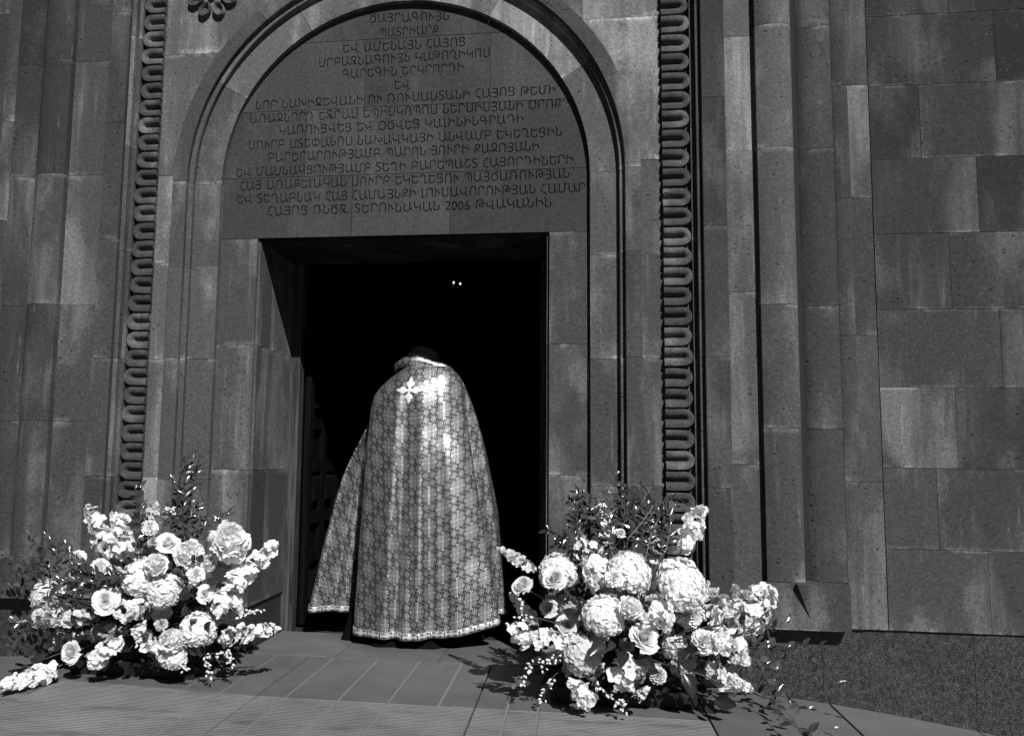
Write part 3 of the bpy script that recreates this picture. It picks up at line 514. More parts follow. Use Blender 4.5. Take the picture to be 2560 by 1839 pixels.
def inscribed():
    RT = 1.04; zb = 2.2525; D = .014
    outer = [(-RT, zb), (RT, zb)] + [(RT*cos(pi*k/72), ZS+RT*sin(pi*k/72)) for k in range(73)]
    gl = glyph_loops(); loops = [outer] + gl
    rows = [(2.24, 2.598, [-.275, .273], [.84, .90, .74]), (2.601, 2.985, [-.553, .232], [.82, .88, .70]), (2.988, 3.383, [-.22, .486], [.84, .90, .84]), (3.386, 3.7, [.1], [.80, .86])]
    blocks = []
    for z0, z1, xs, tn in rows:
        X = [-2] + xs + [2]
        for k in range(len(X)-1): blocks.append((X[k]+.0011, X[k+1]-.0011, z0, z1, tn[k]))
    V = []; E_ = []
    for l in loops:
        b = len(V); V += [Vector(p) for p in l]; n = len(l); E_ += [(b+i, b+(i+1) % n) for i in range(n)]
    for x0, x1, z0, z1, t in blocks:
        x0, x1, z0, z1 = max(x0, -1.2), min(x1, 1.2), max(z0, 2.2), min(z1, 3.75); b = len(V)
        V += [Vector(p) for p in ((x0, z0), (x1, z0), (x1, z1), (x0, z1))]; E_ += [(b, b+1), (b+1, b+2), (b+2, b+3), (b+3, b)]
    vo, eo, fo = delaunay_2d_cdt(V, E_, [], 0, 1e-6)[:3]
    bb = [(min(p[0] for p in l), max(p[0] for p in l), min(p[1] for p in l), max(p[1] for p in l), l) for l in gl]
    grid = {}
    for q in bb:
        for i in range(int(q[0]//.05), int(q[1]//.05)+1):
            for j in range(int(q[2]//.05), int(q[3]//.05)+1): grid.setdefault((i, j), []).append(q)
    def pin(l, x, z):
        c = False; j = len(l)-1
        for i in range(len(l)):
            if (l[i][1] > z) != (l[j][1] > z) and x < (l[j][0]-l[i][0])*(z-l[i][1])/(l[j][1]-l[i][1])+l[i][0]: c = not c
            j = i
        return c
    out = [([], [], {}) for _ in blocks]
    def blk(x, z):
        for i, (x0, x1, z0, z1, t) in enumerate(blocks):
            if x0 < x < x1 and z0 < z < z1: return i
        return -1
    def add(i, x, z, y):
        VV, FF, ix = out[i]; k = (round(x, 6), round(z, 6), y)
        if k not in ix: ix[k] = len(VV); VV.append((x, y, z))
        return ix[k]
    for f in fo:
        P = [vo[i] for i in f]; x = sum(p.x for p in P)/3; z = sum(p.y for p in P)/3
        i = blk(x, z)
        if i < 0 or not pin(outer, x, z): continue
        c = False
        for q in grid.get((int(x//.05), int(z//.05)), []):
            if q[0] <= x <= q[1] and q[2] <= z <= q[3] and pin(q[4], x, z): c = not c
        if c: continue
        a2 = (P[1].x-P[0].x)*(P[2].y-P[0].y)-(P[1].y-P[0].y)*(P[2].x-P[0].x)
        t = [add(i, p.x, p.y, 0) for p in P]
        out[i][1].append(tuple(t if a2 > 0 else t[::-1]))
    for l in gl:
        for a, b in zip(l, l[1:]+l[:1]):
            i = blk((a[0]+b[0])/2, (a[1]+b[1])/2)
            if i >= 0: out[i][1].append((add(i, a[0], a[1], 0), add(i, b[0], b[1], 0), add(i, b[0], b[1], D), add(i, a[0], a[1], D)))
    for (VV, FF, ix), bl in zip(out, blocks):
        q = mk('inscribed_stone', VV, FF, M_insc, church); q['tone'] = bl[4]; q['label'] = 'tympanum stone carved with Armenian capitals'
inscribed()
mb = MB(); mb.box((-1.03, .0145, 2.2528), (1.03, .04, 2.61)); o = mb.build('tympanum_bed', M_insc, church); o['tone'] = .3  # low tone paints shade into the letter floors and joints
pts = [(1.03*cos(pi*k/48), ZS+1.03*sin(pi*k/48)) for k in range(49)]
n = len(pts); o = mk('tympanum_bed', [(x, .0142, z) for x, z in pts]+[(x, .06, z) for x, z in pts], [tuple(range(n))[::-1]]+[(i, i+1, i+1+n, i+n) for i in range(n-1)], M_insc, church); o['tone'] = .3  # arched part of the bed, with the same painted-in shade

# ---------------------------------------------------------------- scalloped tongue ornament up both sides
def scallop_mesh(name, Ln, mir, vr=0):
    w = .0465; cx = Ln-w
    ts = [(0, 0), (0, .031), (.0025, .034), (.013, .0352), (.023, .0335), (.032, .027), (.040, .015), (.0452, .004)]
    outl = [(0, 1)] + [(cx, 1)] + [None]
    S_ = [('l', 0., 1), ('l', cx*.5, 1)] + [('a', pi/2 - pi*k/12) for k in range(13)] + [('l', cx*.5, -1), ('l', 0., -1)]
    V = []; F = []; m = len(ts)
    for q in S_:
        for t, h in ts:
            r = w - t
            if q[0] == 'l': x, z = q[1], q[2]*r
            else: x, z = cx + r*cos(q[1]), r*sin(q[1])
            nz_ = sin(x*71+z*53+vr*2.3)*cos(z*90+vr)
            V.append((x*mir, -h-(.0016*nz_ if h else 0), z+.0009*sin(x*60+vr*3)))
    for i in range(len(S_)-1):
        for j in range(m-1): F.append((i*m+j, i*m+j+1, (i+1)*m+j+1, (i+1)*m+j))
    k = len(S_)-1
    F.append(tuple([j for j in range(m)] + [k*m+j for j in range(m-1, -1, -1)]))
    if mir > 0: F = [f[::-1] for f in F]
    me = bpy.data.meshes.new(name); me.from_pydata(V, [], F); me.materials.append(M_stone)
    me.polygons.foreach_set('use_smooth', [True]*len(me.polygons)); me.set_sharp_from_angle(angle=radians(40)); me.update()
    return me
for s, T, per, ph in ((1, TR, .1030, 1.512), (-1, TL, .1018, 1.511)):
    mes = [scallop_mesh('scallop', T['tip']-T['b0']+.002*(q-1.5), s, q) for q in range(5)]
    z = ph
    while z-per > ZB+.1: z -= per
    while z < TOP-.06:
        o = inst('scallop', RND.choice(mes), church, Matrix.Translation((s*T['b0']+RND.uniform(-.0012, .0012), -.0852, z-.05+RND.uniform(-.001, .001))) @ Matrix.Rotation(RND.uniform(-.014, .014), 4, 'Y')); o['tone'] = RND.uniform(.82, .98)
        o.scale = (1, RND.uniform(.96, 1.04), 1)
        z += per
# ---------------------------------------------------------------- rosette
ros = empty('rosette', (-1.1, -.086, 3.66), church)
def rosette_petal():
    V = []; F = []; m = 14; lev = [(1.0, 0), (1.0, .022), (.86, .03), (.7, .027), (.55, .012), (.3, .008)]
    for sc, h in lev:
        for k in range(m):
            a = 2*pi*k/m; x = .036*sin(a)*sc*(1-.35*max(0, cos(a))*.0) ; z = -.105 - .05*cos(a)*sc
            wv = .45 + .55*min(1, max(0, (-z-.035)/.07)); V.append((x*wv, -h, z))
    for i in range(len(lev)-1):
        for k in range(m): F.append((i*m+k, (i+1)*m+k, (i+1)*m+(k+1) % m, i*m+(k+1) % m))
    F.append(tuple((len(lev)-1)*m+k for k in range(m)))
    b = len(V)   # the bead near the petal's tip
    for i in range(4):
        for k in range(8): V.append((.009*cos(2*pi*k/8)*cos(i*pi/7), -.010-.014*sin(i*pi/7), -.132+.009*sin(2*pi*k/8)*cos(i*pi/7)))
    for i in range(3):
        for k in range(8): F.append((b+i*8+k, b+i*8+(k+1) % 8, b+(i+1)*8+(k+1) % 8, b+(i+1)*8+k))
    me = bpy.data.meshes.new('petal'); me.from_pydata(V, [], F); me.materials.append(M_stone)
    bm = bmesh.new(); bm.from_mesh(me); bmesh.ops.recalc_face_normals(bm, faces=bm.faces); bm.to_mesh(me); bm.free()
    me.polygons.foreach_set('use_smooth', [True]*len(me.polygons)); me.set_sharp_from_angle(angle=radians(50)); return me
pm = rosette_petal()
for k in range(8):
    o = inst('petal', pm, ros, Matrix.Rotation(radians(22.5+45*k), 4, 'Y')); o['tone'] = .85
mb = MB(); mb.tube([(0, 0, 0), (0, -.03, 0)], .03, .022, 12); o = mb.build('rosette_centre', M_stone, ros); o['tone'] = .5
# ---------------------------------------------------------------- door leaf (folded in) and frame
door = empty('door', (-.8, .62, 0), church); door['label'] = 'carved dark wooden door leaf folded inwards against the left jamb'
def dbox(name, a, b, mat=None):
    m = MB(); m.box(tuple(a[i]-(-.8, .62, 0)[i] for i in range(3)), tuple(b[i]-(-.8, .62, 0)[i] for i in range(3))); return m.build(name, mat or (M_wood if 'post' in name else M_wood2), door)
dbox('door_post', (-.90, .613, -.0), (-.742, .70, 2.6))
dbox('door_post', (.742, .613, 0), (.90, .70, 2.6))
dbox('door_head', (-.742, .613, 2.32), (.742, .70, 2.6))
dbox('door_panel', (-.80, .76, .02), (-.735, 1.46, 2.3))
for y0, y1, x in ((.725, .80, -.700), (.80, .83, -.72), (1.02, 1.10, -.70), (1.36, 1.45, -.695)): dbox('door_stile', (-.736, y0, .02), (x, y1, 2.28))
for z0 in (.02, .38, .62, .95, 1.22, 1.7, 2.1): dbox('door_rail', (-.736, .831, z0), (-.705, 1.359, z0+.07))
for z0 in (.13, .74, 1.34, 1.82):
    for y0, y1 in ((.87, 1.0), (1.13, 1.33)):
        m = MB(); q = (-.8, .62, 0)
        def P(x, y, z): return (x-q[0], y-q[1], z)
        a = [P(-.735, y0, z0), P(-.735, y1, z0), P(-.735, y1, z0+.2), P(-.735, y0, z0+.2), P(-.70, y0+.03, z0+.03), P(-.70, y1-.03, z0+.03), P(-.70, y1-.03, z0+.17), P(-.70, y0+.03, z0+.17)]
        m.add(a, [(0, 1, 5, 4), (1, 2, 6, 5), (2, 3, 7, 6), (3, 0, 4, 7), (4, 5, 6, 7)]); m.build('raised_panel', M_wood2, door)
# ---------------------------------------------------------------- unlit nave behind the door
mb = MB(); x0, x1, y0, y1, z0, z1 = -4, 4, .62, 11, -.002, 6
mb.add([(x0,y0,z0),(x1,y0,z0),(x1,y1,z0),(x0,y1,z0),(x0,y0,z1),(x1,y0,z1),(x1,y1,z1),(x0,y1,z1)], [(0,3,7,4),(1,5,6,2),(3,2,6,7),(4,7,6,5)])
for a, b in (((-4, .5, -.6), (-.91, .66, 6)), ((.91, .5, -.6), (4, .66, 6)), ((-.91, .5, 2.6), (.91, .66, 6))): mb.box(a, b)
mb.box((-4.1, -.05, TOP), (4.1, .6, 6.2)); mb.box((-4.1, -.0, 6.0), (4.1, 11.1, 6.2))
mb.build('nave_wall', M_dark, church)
lamp = tag(empty('hanging_lamp', (.22, 6.0, 2.55)), 'tiny pair of lit bulbs on a hanging rod, deep in the dark nave', 'lamp')
bulbM = NT('lit bulb'); e_ = bulbM.n('ShaderNodeEmission'); e_.inputs[1].default_value = 1.1; M_bulb = bulbM.done(e_)
M_brass = plain_mat('dull brass', .25, .35, .5, .1, 80, .1, .001, .8)
lamp.location = (-.556, 6.0, 3.235)
mb = MB(); mb.tube([(.0, 0, -.06), (0, 0, .12)], .010, .010, 6); mb.tube([(0, 0, .12), (0, 0, 3.5)], .003, .003, 5); mb.tube([(0, 0, .0), (.09, 0, -.02)], .004, .004, 5); mb.build('rod', M_brass, lamp)
for dx, dz in ((.012, .012), (.095, -.004)):
    mb = MB()
    for i in range(5):
        for k in range(8): mb.V.append((dx+.013*sin(pi*(i+.3)/4.6)*cos(pi*k/4), .013*sin(pi*(i+.3)/4.6)*sin(pi*k/4)-.01, dz+.016*cos(pi*(i+.3)/4.6)))
    mb.F = [(i*8+k, i*8+(k+1) % 8, (i+1)*8+(k+1) % 8, (i+1)*8+k) for i in range(4) for k in range(8)]
    mb.build('bulb', M_bulb, lamp, smooth=True)

# ================================================================ GROUND AND PAVING
def gz(x):
    if x > 1.487: d = min(x, 4.2)-1.487; return -.08*d - .03*d*d
    if x < -1.407: d = -1.407-max(x, -4.0); return -.05*d-.01*d*d
    return 0.
tag(mk('ground', [(-400, -400, -.47), (400, -400, -.47), (400, 400, -.47), (-400, 400, -.47)], [(0, 1, 2, 3)], M_ground), kind='structure')
pv = tag(empty('pavement', (0, 0, 0)), kind='structure')
xs = [-4.2, -3.2, -2.2, -1.407, 0, 1.487, 2.113, 2.75, 3.4, 4.2]
V = []; F = []
for x in xs:
    for y in (-6.2, .62): V.append((x, y, gz(x)-.014))
for i in range(len(xs)-1): F.append((2*i, 2*i+2, 2*i+3, 2*i+1))
b = len(V)
for x in xs:
    for y in (-6.2, .62): V.append((x, y, -.6))
n = len(xs)-1
F += [tuple([2*i for i in range(n+1)][::-1] + [b+2*i for i in range(n+1)]), (b, b+1, 1, 0), (2*n, 2*n+1, b+2*n+1, b+2*n)]
mk('paving_bed', V, F, M_bed, pv)
def slab(x0, x1, ya, yb, mat, gl, gr, g=.003, name='paving_slab', top=0, gy=.0025):
    # ya, yb : (y at x0, y at x1)
    x0 += gl; x1 -= gr; dz = RND.uniform(-.0012, .0012) + top
    n = 2 if (x1 > 1.6 or x0 < -1.5) else 1
    V = []; c = .002
    for lev, ins in ((-.05, 0), (-.003, 0), (0, c)):
        for i in range(n+1):
            t = i/n; x = x0+(x1-x0)*t; xx = x + (ins if i == 0 else (-ins if i == n else 0))
            V.append((xx, ya[0]+(ya[1]-ya[0])*t+gy+ins, gz(x)+lev+dz))
        for i in range(n, -1, -1):
            t = i/n; x = x0+(x1-x0)*t; xx = x + (ins if i == 0 else (-ins if i == n else 0))
            V.append((xx, yb[0]+(yb[1]-yb[0])*t-gy-ins, gz(x)+lev+dz))
    m = 2*(n+1); F = []
    for l in range(2):
        for k in range(m): F.append((l*m+k, l*m+(k+1) % m, (l+1)*m+(k+1) % m, (l+1)*m+k))
    for i in range(n): F.append((2*m+i, 2*m+i+1, 2*m+m-2-i, 2*m+m-1-i))
    o = mk(name, V, F, mat, pv); return o
XF = [-1.407, -.79, -.608, -.431, -.303, -.068, .151, .371, .526, .662, .792, 1.487]
full = {-1.407, -.431, .526, 1.487}
wide = {.371, .662, .792}
def gg(x): return .0035 if x in full else (.0060 if x in wide else .0042)
def yc(x): return -.702-.09*min(1, max(0, (x+1.338)/.9)) if x < -.43 else -.79
for i in range(len(XF)-1):
    a, b = XF[i], XF[i+1]
    slab(a, b, (-2.1, -2.1), (yc(a), yc(b)), M_pave, gg(a), gg(b))
    slab(a, b, (-3.6, -3.6), (-2.1, -2.1), M_pave, gg(a), gg(b))
    if a >= -.8 or True:
        slab(a, b, (yc(a), yc(b)), (.0, .0) if (b <= .8 and a >= -.8) else (-.0, -.0), M_smooth if a > -1.5 else M_pave, gg(a), gg(b))
for x in XF:
    if x in full: continue
    h = gg(x)+.0003
    mb = MB(); mb.box((x-h, -3.6, -.05), (x+h, .0, -.0025)); mb.build('joint_filler', M_line, pv)
for a, b in ((-.797, -.3), (-.3, .25), (.25, .797)): slab(a, b, (.003, .003), (.612, .612), M_smooth, .002, .002)
for a, b in ((-4.15, -3.1), (-3.1, -2.25), (-2.25, -1.407)):
    slab(a, b, (-2.4, -2.4), (-.95 if b < -1.5 else -.95, -.95), M_pave, .003, .003); slab(a, b, (-.95, -.95), (-.1, -.1), M_smooth, .003, .003); slab(a, b, (-3.6, -3.6), (-2.4, -2.4), M_pave, .003, .003)
for a, b in ((1.487, 2.113), (2.113, 2.75), (2.75, 3.45), (3.45, 4.15)):
    slab(a, b, (-2.0, -2.0), (-.1, -.1), M_smooth, .004, .004); slab(a, b, (-3.6, -3.6), (-2.0, -2.0), M_smooth, .003, .003)
for i in range(9):
    a = -4.15+i*.922; slab(a, a+.922, (-6.1, -6.1), (-3.6, -3.6), M_pave, .003, .003)
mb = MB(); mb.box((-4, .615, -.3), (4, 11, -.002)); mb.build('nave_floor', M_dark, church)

# ================================================================ THE PERSON
per = tag(empty('person', (.03, .55, 0)), 'person from behind in a silver brocade cope, head bowed, in the dark doorway', 'person')
PO = Vector((.03, .55, 0))
LV = [ # (z list, [(x, y)...]) from the neck down
 ([1.585]*17, [(.03,.58),(.0,.58),(-.02,.56),(-.035,.54),(-.04,.52),(-.04,.50),(-.035,.48),(-.02,.465),(.0,.455),(.025,.45),(.05,.455),(.075,.465),(.09,.48),(.10,.495),(.105,.515),(.09,.55),(.05,.58)]),
 ([1.52]*4+[1.505,1.503,1.503,1.52,1.54,1.55,1.56,1.57,1.575,1.575,1.57,1.55,1.53], [(.0,.62),(-.06,.62),(-.10,.58),(-.142,.55),(-.150,.52),(-.150,.49),(-.138,.46),(-.08,.43),(-.03,.41),(.03,.405),(.09,.415),(.15,.43),(.195,.46),(.21,.48),(.215,.51),(.17,.58),(.07,.62)]),
 ([1.39,1.39,1.38,1.38,1.38,1.385,1.395,1.41,1.425,1.43,1.44,1.45,1.455,1.455,1.45,1.42,1.40], [(-.02,.66),(-.13,.65),(-.20,.58),(-.222,.53),(-.226,.50),(-.226,.47),(-.220,.43),(-.14,.375),(-.05,.35),(.04,.345),(.13,.355),(.21,.38),(.275,.43),(.30,.47),(.31,.50),(.27,.60),(.12,.66)]),
 ([1.21]*17, [(-.04,.72),(-.2,.70),(-.280,.51),(-.268,.525),(-.238,.53),(-.205,.48),(-.245,.415),(-.16,.36),(-.06,.33),(.05,.325),(.15,.33),(.25,.36),(.332,.42),(.316,.475),(.390,.52),(.36,.62),(.18,.72)]),
 ([.89]*17, [(-.05,.80),(-.25,.78),(-.430,.51),(-.35,.535),(-.262,.56),(-.205,.50),(-.260,.395),(-.16,.33),(-.05,.305),(.06,.30),(.18,.305),(.30,.335),(.390,.40),(.352,.48),(.444,.53),(.44,.66),(.22,.80)]),
 ([.25,.22,.148,.142,.135,.118,.058,.050,.050,.055,.070,.10,.14,.15,.16,.19,.22], [(-.05,.95),(-.35,.9),(-.610,.50),(-.46,.525),(-.30,.57),(-.215,.50),(-.292,.355),(-.17,.285),(-.04,.26),(.10,.25),(.25,.265),(.40,.30),(.532,.36),(.470,.47),(.545,.56),(.58,.74),(.35,.95)]),
]
NV = [0, .045, .15, .30, .52, 1.0]
def cr(p0, p1, p2, p3, t): return .5*((2*p1)+(p2-p0)*t+(2*p0-5*p1+4*p2-p3)*t*t+(3*p1-p0-3*p2+p3)*t**3)
def row(l, u):
    q = u*16; i = min(15, int(q)); t = q-i
    z, P = LV[l]; I = [max(0, i-1), i, i+1, min(16, i+2)]
    return Vector((cr(*[P[k][0] for k in I], t), cr(*[P[k][1] for k in I], t), cr(*[z[k] for k in I], t)))
def cope_pt(u, v):
    for l in range(5):
        if v <= NV[l+1]+1e-9: break
    t = (v-NV[l])/(NV[l+1]-NV[l])
    R = [row(max(0, l-1), u), row(l, u), row(l+1, u), row(min(5, l+2), u)]
    # non-uniform Catmull-Rom
    t0, t1, t2, t3 = NV[max(0, l-1)], NV[l], NV[l+1], NV[min(5, l+2)]
    m1 = (R[2]-R[0])*((t2-t1)/max(1e-6, t2-t0)) if l > 0 else (R[2]-R[1])
    m2 = (R[3]-R[1])*((t2-t1)/max(1e-6, t3-t1)) if l < 4 else (R[2]-R[1])
    h = t*t; k = h*t
    p = R[1]*(2*k-3*h+1)+m1*(k-2*h+t)+R[2]*(-2*k+3*h)+m2*(k-h)
    a = max(0, v-.10)/.9; uu = u*16
    w = min(1, max(0, (uu-6.2)/.8))*min(1, max(0, (12.2-uu)/.8))
    q_ = (uu-7.05+.45*a-.25*a*a*sin(uu*1.3))*2*pi/1.55
    f = .052*a**.85*(cos(q_)+.14*cos(2*q_+.6))*(1.25-.75*min(1, max(0, (uu-7.6)/2.))) + .012*a*cos(uu*2*pi/.71+2.1+2.5*v) + .014*a*cos((uu-9.1)*2*pi/3.1)
    p.y += w*f*(.55+.45*sin(u*23+1))
    wo = min(1, max(0, (5.0-uu)/.8))+min(1, max(0, (uu-13.2)/.6))
    p.y += wo*.020*a*sin(uu*2*pi/.9); p.x += wo*.006*a*sin(uu*2*pi/.7+1)
    from mathutils import noise
    nz = noise.noise(p*5.)*.006 + noise.noise(Vector((p.x*14, p.y*14, p.z*5)))*.0025
    p.y += nz*min(1, v*6); p.z += noise.noise(p*9)*.002
    return p
NU, NW = 260, 130
G = [[cope_pt(i/NU, (j/NW)**.92) for j in range(NW+1)] for i in range(NU+1)]
UC = int(9/16*NU)
uv = {}
for j in range(NW+1):
    s_ = 0; uv[(UC, j)] = 0
    for i in range(UC+1, NU+1): s_ += (G[i][j]-G[i-1][j]).length; uv[(i, j)] = s_
    s_ = 0
    for i in range(UC-1, -1, -1): s_ -= (G[i][j]-G[i+1][j]).length; uv[(i, j)] = s_
vv = {}
for i in range(NU+1):
    s_ = 0; vv[(i, 0)] = 0
    for j in range(1, NW+1): s_ += (G[i][j]-G[i][j-1]).length; vv[(i, j)] = s_
def grid_mesh(name, jr, mat, off=0, uvf=None, thick=0):
    V = []; U = []; F = []
    idx = {}
    for i in range(NU+1):
        for j in jr:
            p = G[i][j].copy()
            if off:
                a = G[min(NU, i+1)][j]-G[max(0, i-1)][j]; b = G[i][min(NW, j+1)]-G[i][max(0, j-1)]
                p += a.cross(b).normalized()*off
            idx[(i, j)] = len(V); V.append(p-PO); U.append(uvf(i, j) if uvf else (uv[(i, j)], -vv[(i, j)]))
    js = list(jr)
    for i in range(NU):
        for a, b in zip(js, js[1:]): F.append((idx[(i, a)], idx[(i, b)], idx[(i+1, b)], idx[(i+1, a)]))
    o = mk(name, V, F, mat, per, smooth=True, uv=U); return o
cope = grid_mesh('brocade_cope', range(NW+1), M_broc)
sdm = cope.modifiers.new('cloth', 'SOLIDIFY'); sdm.thickness = .003; sdm.offset = 1
# outward side check
_c = cope.data.polygons[int(len(cope.data.polygons)*.56)]
OUT = -1 if (G[UC+1][60]-G[UC-1][60]).cross(G[UC][61]-G[UC][59]).y > 0 else 1
jh = NW-3
hem = grid_mesh('hem_braid', range(jh, NW+1), M_braid, OUT*.006, lambda i, j: (uv[(i, NW)], (j-jh)/(NW-jh)))
sdm = hem.modifiers.new('cloth', 'SOLIDIFY'); sdm.thickness = .002
# embroidered cross lying on the cloth
from mathutils.bvhtree import BVHTree
bv = BVHTree.FromPolygons([v.co.copy() for v in cope.data.vertices], [tuple(p.vertices) for p in cope.data.polygons])
arm = [(.0050, .0), (.0052, .012), (.0075, .020), (.0165, .027), (.0205, .036), (.0180, .044), (.0110, .045), (.0095, .049), (.0085, .056), (.003, .066), (0, .070)]
loop = []
for k in range(4):
    a = k*pi/2
    half = [(x, y) for x, y in arm[1:]]
    seq = [(x, y) for x, y in half] + [(-x, y) for x, y in half[::-1][1:]]
    for x, y in seq: loop.append((x*cos(a)-y*sin(a), x*sin(a)+y*cos(a)))
    loop.append((-.0075*cos(a)-.0075*sin(a), -.0075*sin(a)+.0075*cos(a)))
cx_, cz_ = .004, 1.43
V = []; n = len(loop)
for lift, sc in ((.0005, 1.0), (.005, .97), (.0075, .86)):
    for x, z in loop:
        x *= sc*1.18; z *= sc*1.18
        x2 = x*cos(.05)-z*sin(-.05); z2 = z
        h = bv.ray_cast(Vector((cx_+x2, -3, cz_+z2))-PO, Vector((0, 1, 0)))[0]
        p = h if h is not None else Vector((cx_+x2, .34, cz_+z2))-PO
        V.append(p+Vector((0, -lift-.003, 0)))
Vd = []
for rr_ in (0, .034):
    for k in range(16):
        x, z = rr_*cos(pi*k/8), rr_*sin(pi*k/8); h = bv.ray_cast(Vector((cx_+x, -3, cz_+z))-PO, Vector((0, 1, 0)))[0]
        Vd.append(h+Vector((0, -.0032, 0)))
mk('emblem_ground', Vd, [(k, (k+1) % 16, 16+(k+1) % 16, 16+k) for k in range(16)], plain_mat('dark satin', .02, .5, .4, .4, 300), per, smooth=True)
h = bv.ray_cast(Vector((cx_, -3, cz_))-PO, Vector((0, 1, 0)))[0]; V.append(h+Vector((0, -.011, 0)))
F = [(l*n+k, l*n+(k+1) % n, (l+1)*n+(k+1) % n, (l+1)*n+k) for l in range(2) for k in range(n)] + [(2*n+k, 2*n+(k+1) % n, 3*n) for k in range(n)]
mk('cross_emblem', V, F, M_emb, per, smooth=True)
# rolled brocade collar
def fat_tube(name, pts, rad, mat, n=14, seed=1):
    P = smooth_path([Vector(p)-PO for p in pts], 6); V = []; U = []; F = []; k = len(P); L_ = 0
    from mathutils import noise
    for i, p in enumerate(P):
        if i: L_ += (P[i]-P[i-1]).length
        t = (P[min(i+1, k-1)]-P[max(i-1, 0)]).normalized(); a = Vector((-t.y, t.x, 0)).normalized(); c = t.cross(a)
        e = sin(pi*min(1, max(0, i/(k-1))))**.4 if 0 < i < k-1 else .15
        for j in range(n+1):
            w = 2*pi*j/n; r = rad*(e)*(1+.22*noise.noise(p*22+Vector((cos(w), sin(w), seed))))
            V.append(p+a*cos(w)*r*.8+c*sin(w)*r*1.25); U.append((L_, w*rad))
    for i in range(k-1):
        for j in range(n): F.append((i*(n+1)+j, i*(n+1)+j+1, (i+1)*(n+1)+j+1, (i+1)*(n+1)+j))
    return mk(name, V, F, mat, per, smooth=True, uv=U)
fat_tube('collar', [(-.125,.60,1.56), (-.115,.52,1.585), (-.06,.475,1.605), (.0,.462,1.612), (.06,.468,1.606), (.12,.485,1.590), (.18,.50,1.575), (.225,.53,1.55), (.24,.59,1.52)], .024, M_broc)
fat_tube('collar', [(-.08,.60,1.60), (-.06,.53,1.625), (.0,.50,1.635), (.06,.51,1.630), (.10,.56,1.61)], .026, M_black, seed=4)
# black cassock reaching the ground
V = []; F = []; nn = 72; lv = [(1.25, .17, .13), (1.0, .19, .16), (.6, .26, .20), (.25, .34, .27), (.06, .40, .30), (.004, .42, .325)]
for z, rx, ry in lv:
    for k in range(nn):
        a = 2*pi*k/nn; w = 1+.035*sin(9*a+z)*(1.2-z)+.02*sin(17*a+2)*(1.2-z)
        V.append((rx*cos(a)*w-.03, ry*sin(a)*w+.06, z))
for i in range(len(lv)-1):
    for k in range(nn): F.append((i*nn+k, (i+1)*nn+k, (i+1)*nn+(k+1) % nn, i*nn+(k+1) % nn))
mk('black_cassock', V, F, M_black, per, smooth=True)
# the body: one skinned mesh, head bowed, hands joined in front
J = []; E = []
def jt(p, r, parent=None):
    J.append((Vector(p), r)); 
    if parent is not None: E.append((parent, len(J)-1))
    return len(J)-1
pel = jt((0, .02, .93), .13); sp1 = jt((0, .03, 1.10), .12, pel); ch = jt((0, .0, 1.30), .14, sp1); nb = jt((0, .01, 1.46), .075, ch); nk = jt((0, .03, 1.53), .052, nb)
hd = jt((0, .06, 1.585), .078, nk); h2 = jt((0, .075, 1.64), .09, hd); h3 = jt((0, .085, 1.69), .062, h2)
jt((0, .175, 1.60), .016, h2); jt((.092, .06, 1.62), .014, h2); jt((-.092, .06, 1.62), .014, h2)
for s in (1, -1):
    sh = jt((s*.17, .0, 1.41), .062, ch); el = jt((s*.23, .04, 1.15), .044, sh); wr = jt((s*.07, .24, 1.13), .028, el); pa = jt((s*.035, .29, 1.16), .03, wr)
    for q in range(4):
        f1 = jt((s*.022-.0, .31+.004*q, 1.20-.016*q+.02), .0095, pa); f2 = jt((s*.010, .335, 1.215-.017*q), .0085, f1); jt((-s*.012, .34, 1.21-.017*q), .007, f2)
    t1 = jt((s*.03, .27, 1.20), .010, pa); jt((s*.01, .275, 1.225), .008, t1)
    hp = jt((s*.095, .02, .86), .085, pel); kn = jt((s*.10, .05, .48), .058, hp); an = jt((s*.10, .02, .085), .038, kn); jt((s*.11, .16, .035), .034, an)
bme = bpy.data.meshes.new('body'); bme.from_pydata([p for p, r in J], E, []); bo = bpy.data.objects.new('body', bme); link(bo, per); bme.materials.append(M_skin)
bo.modifiers.new('skin', 'SKIN'); bo.modifiers.new('sub', 'SUBSURF').levels = 1; bo.modifiers['sub'].render_levels = 1
for i, (p, r) in enumerate(J): bme.skin_vertices[0].data[i].radius = (r, r)
bme.skin_vertices[0].data[0].use_root = True
for p in bme.polygons: p.use_smooth = True
# soft black cap on the bowed head, hair below it
V = []; F = []; nn = 20
from mathutils import noise
for i in range(9):
    a = pi*.62*i/8
    for k in range(nn):
        w = 2*pi*k/nn; d = Vector((sin(a)*cos(w), sin(a)*sin(w), cos(a))); r = .102*(1+.16*noise.noise(d*3+Vector((3, 1, 2)))+.05*noise.noise(d*9))
        V.append(Vector((0, .075, 1.642))+d*r)
for i in range(8):
    for k in range(nn): F.append((i*nn+k, (i+1)*nn+k, (i+1)*nn+(k+1) % nn, i*nn+(k+1) % nn))
mk('cap', V, F, plain_mat('black felt', .003, 1., .0, .3, 80, .4, .003), per, smooth=True)
V = []; F = []
for i in range(5):
    a = pi*(.55+.22*i/4)
    for k in range(12):
        w = pi+pi*k/11; d = Vector((sin(a)*cos(w), sin(a)*sin(w), cos(a))); V.append(Vector((0, .065, 1.64))+d*(.101+.004*noise.noise(d*12)))
for i in range(4):
    for k in range(11): F.append((i*12+k, (i+1)*12+k, (i+1)*12+k+1, i*12+k+1))
mk('hair', V, F, M_hair, per, smooth=True)
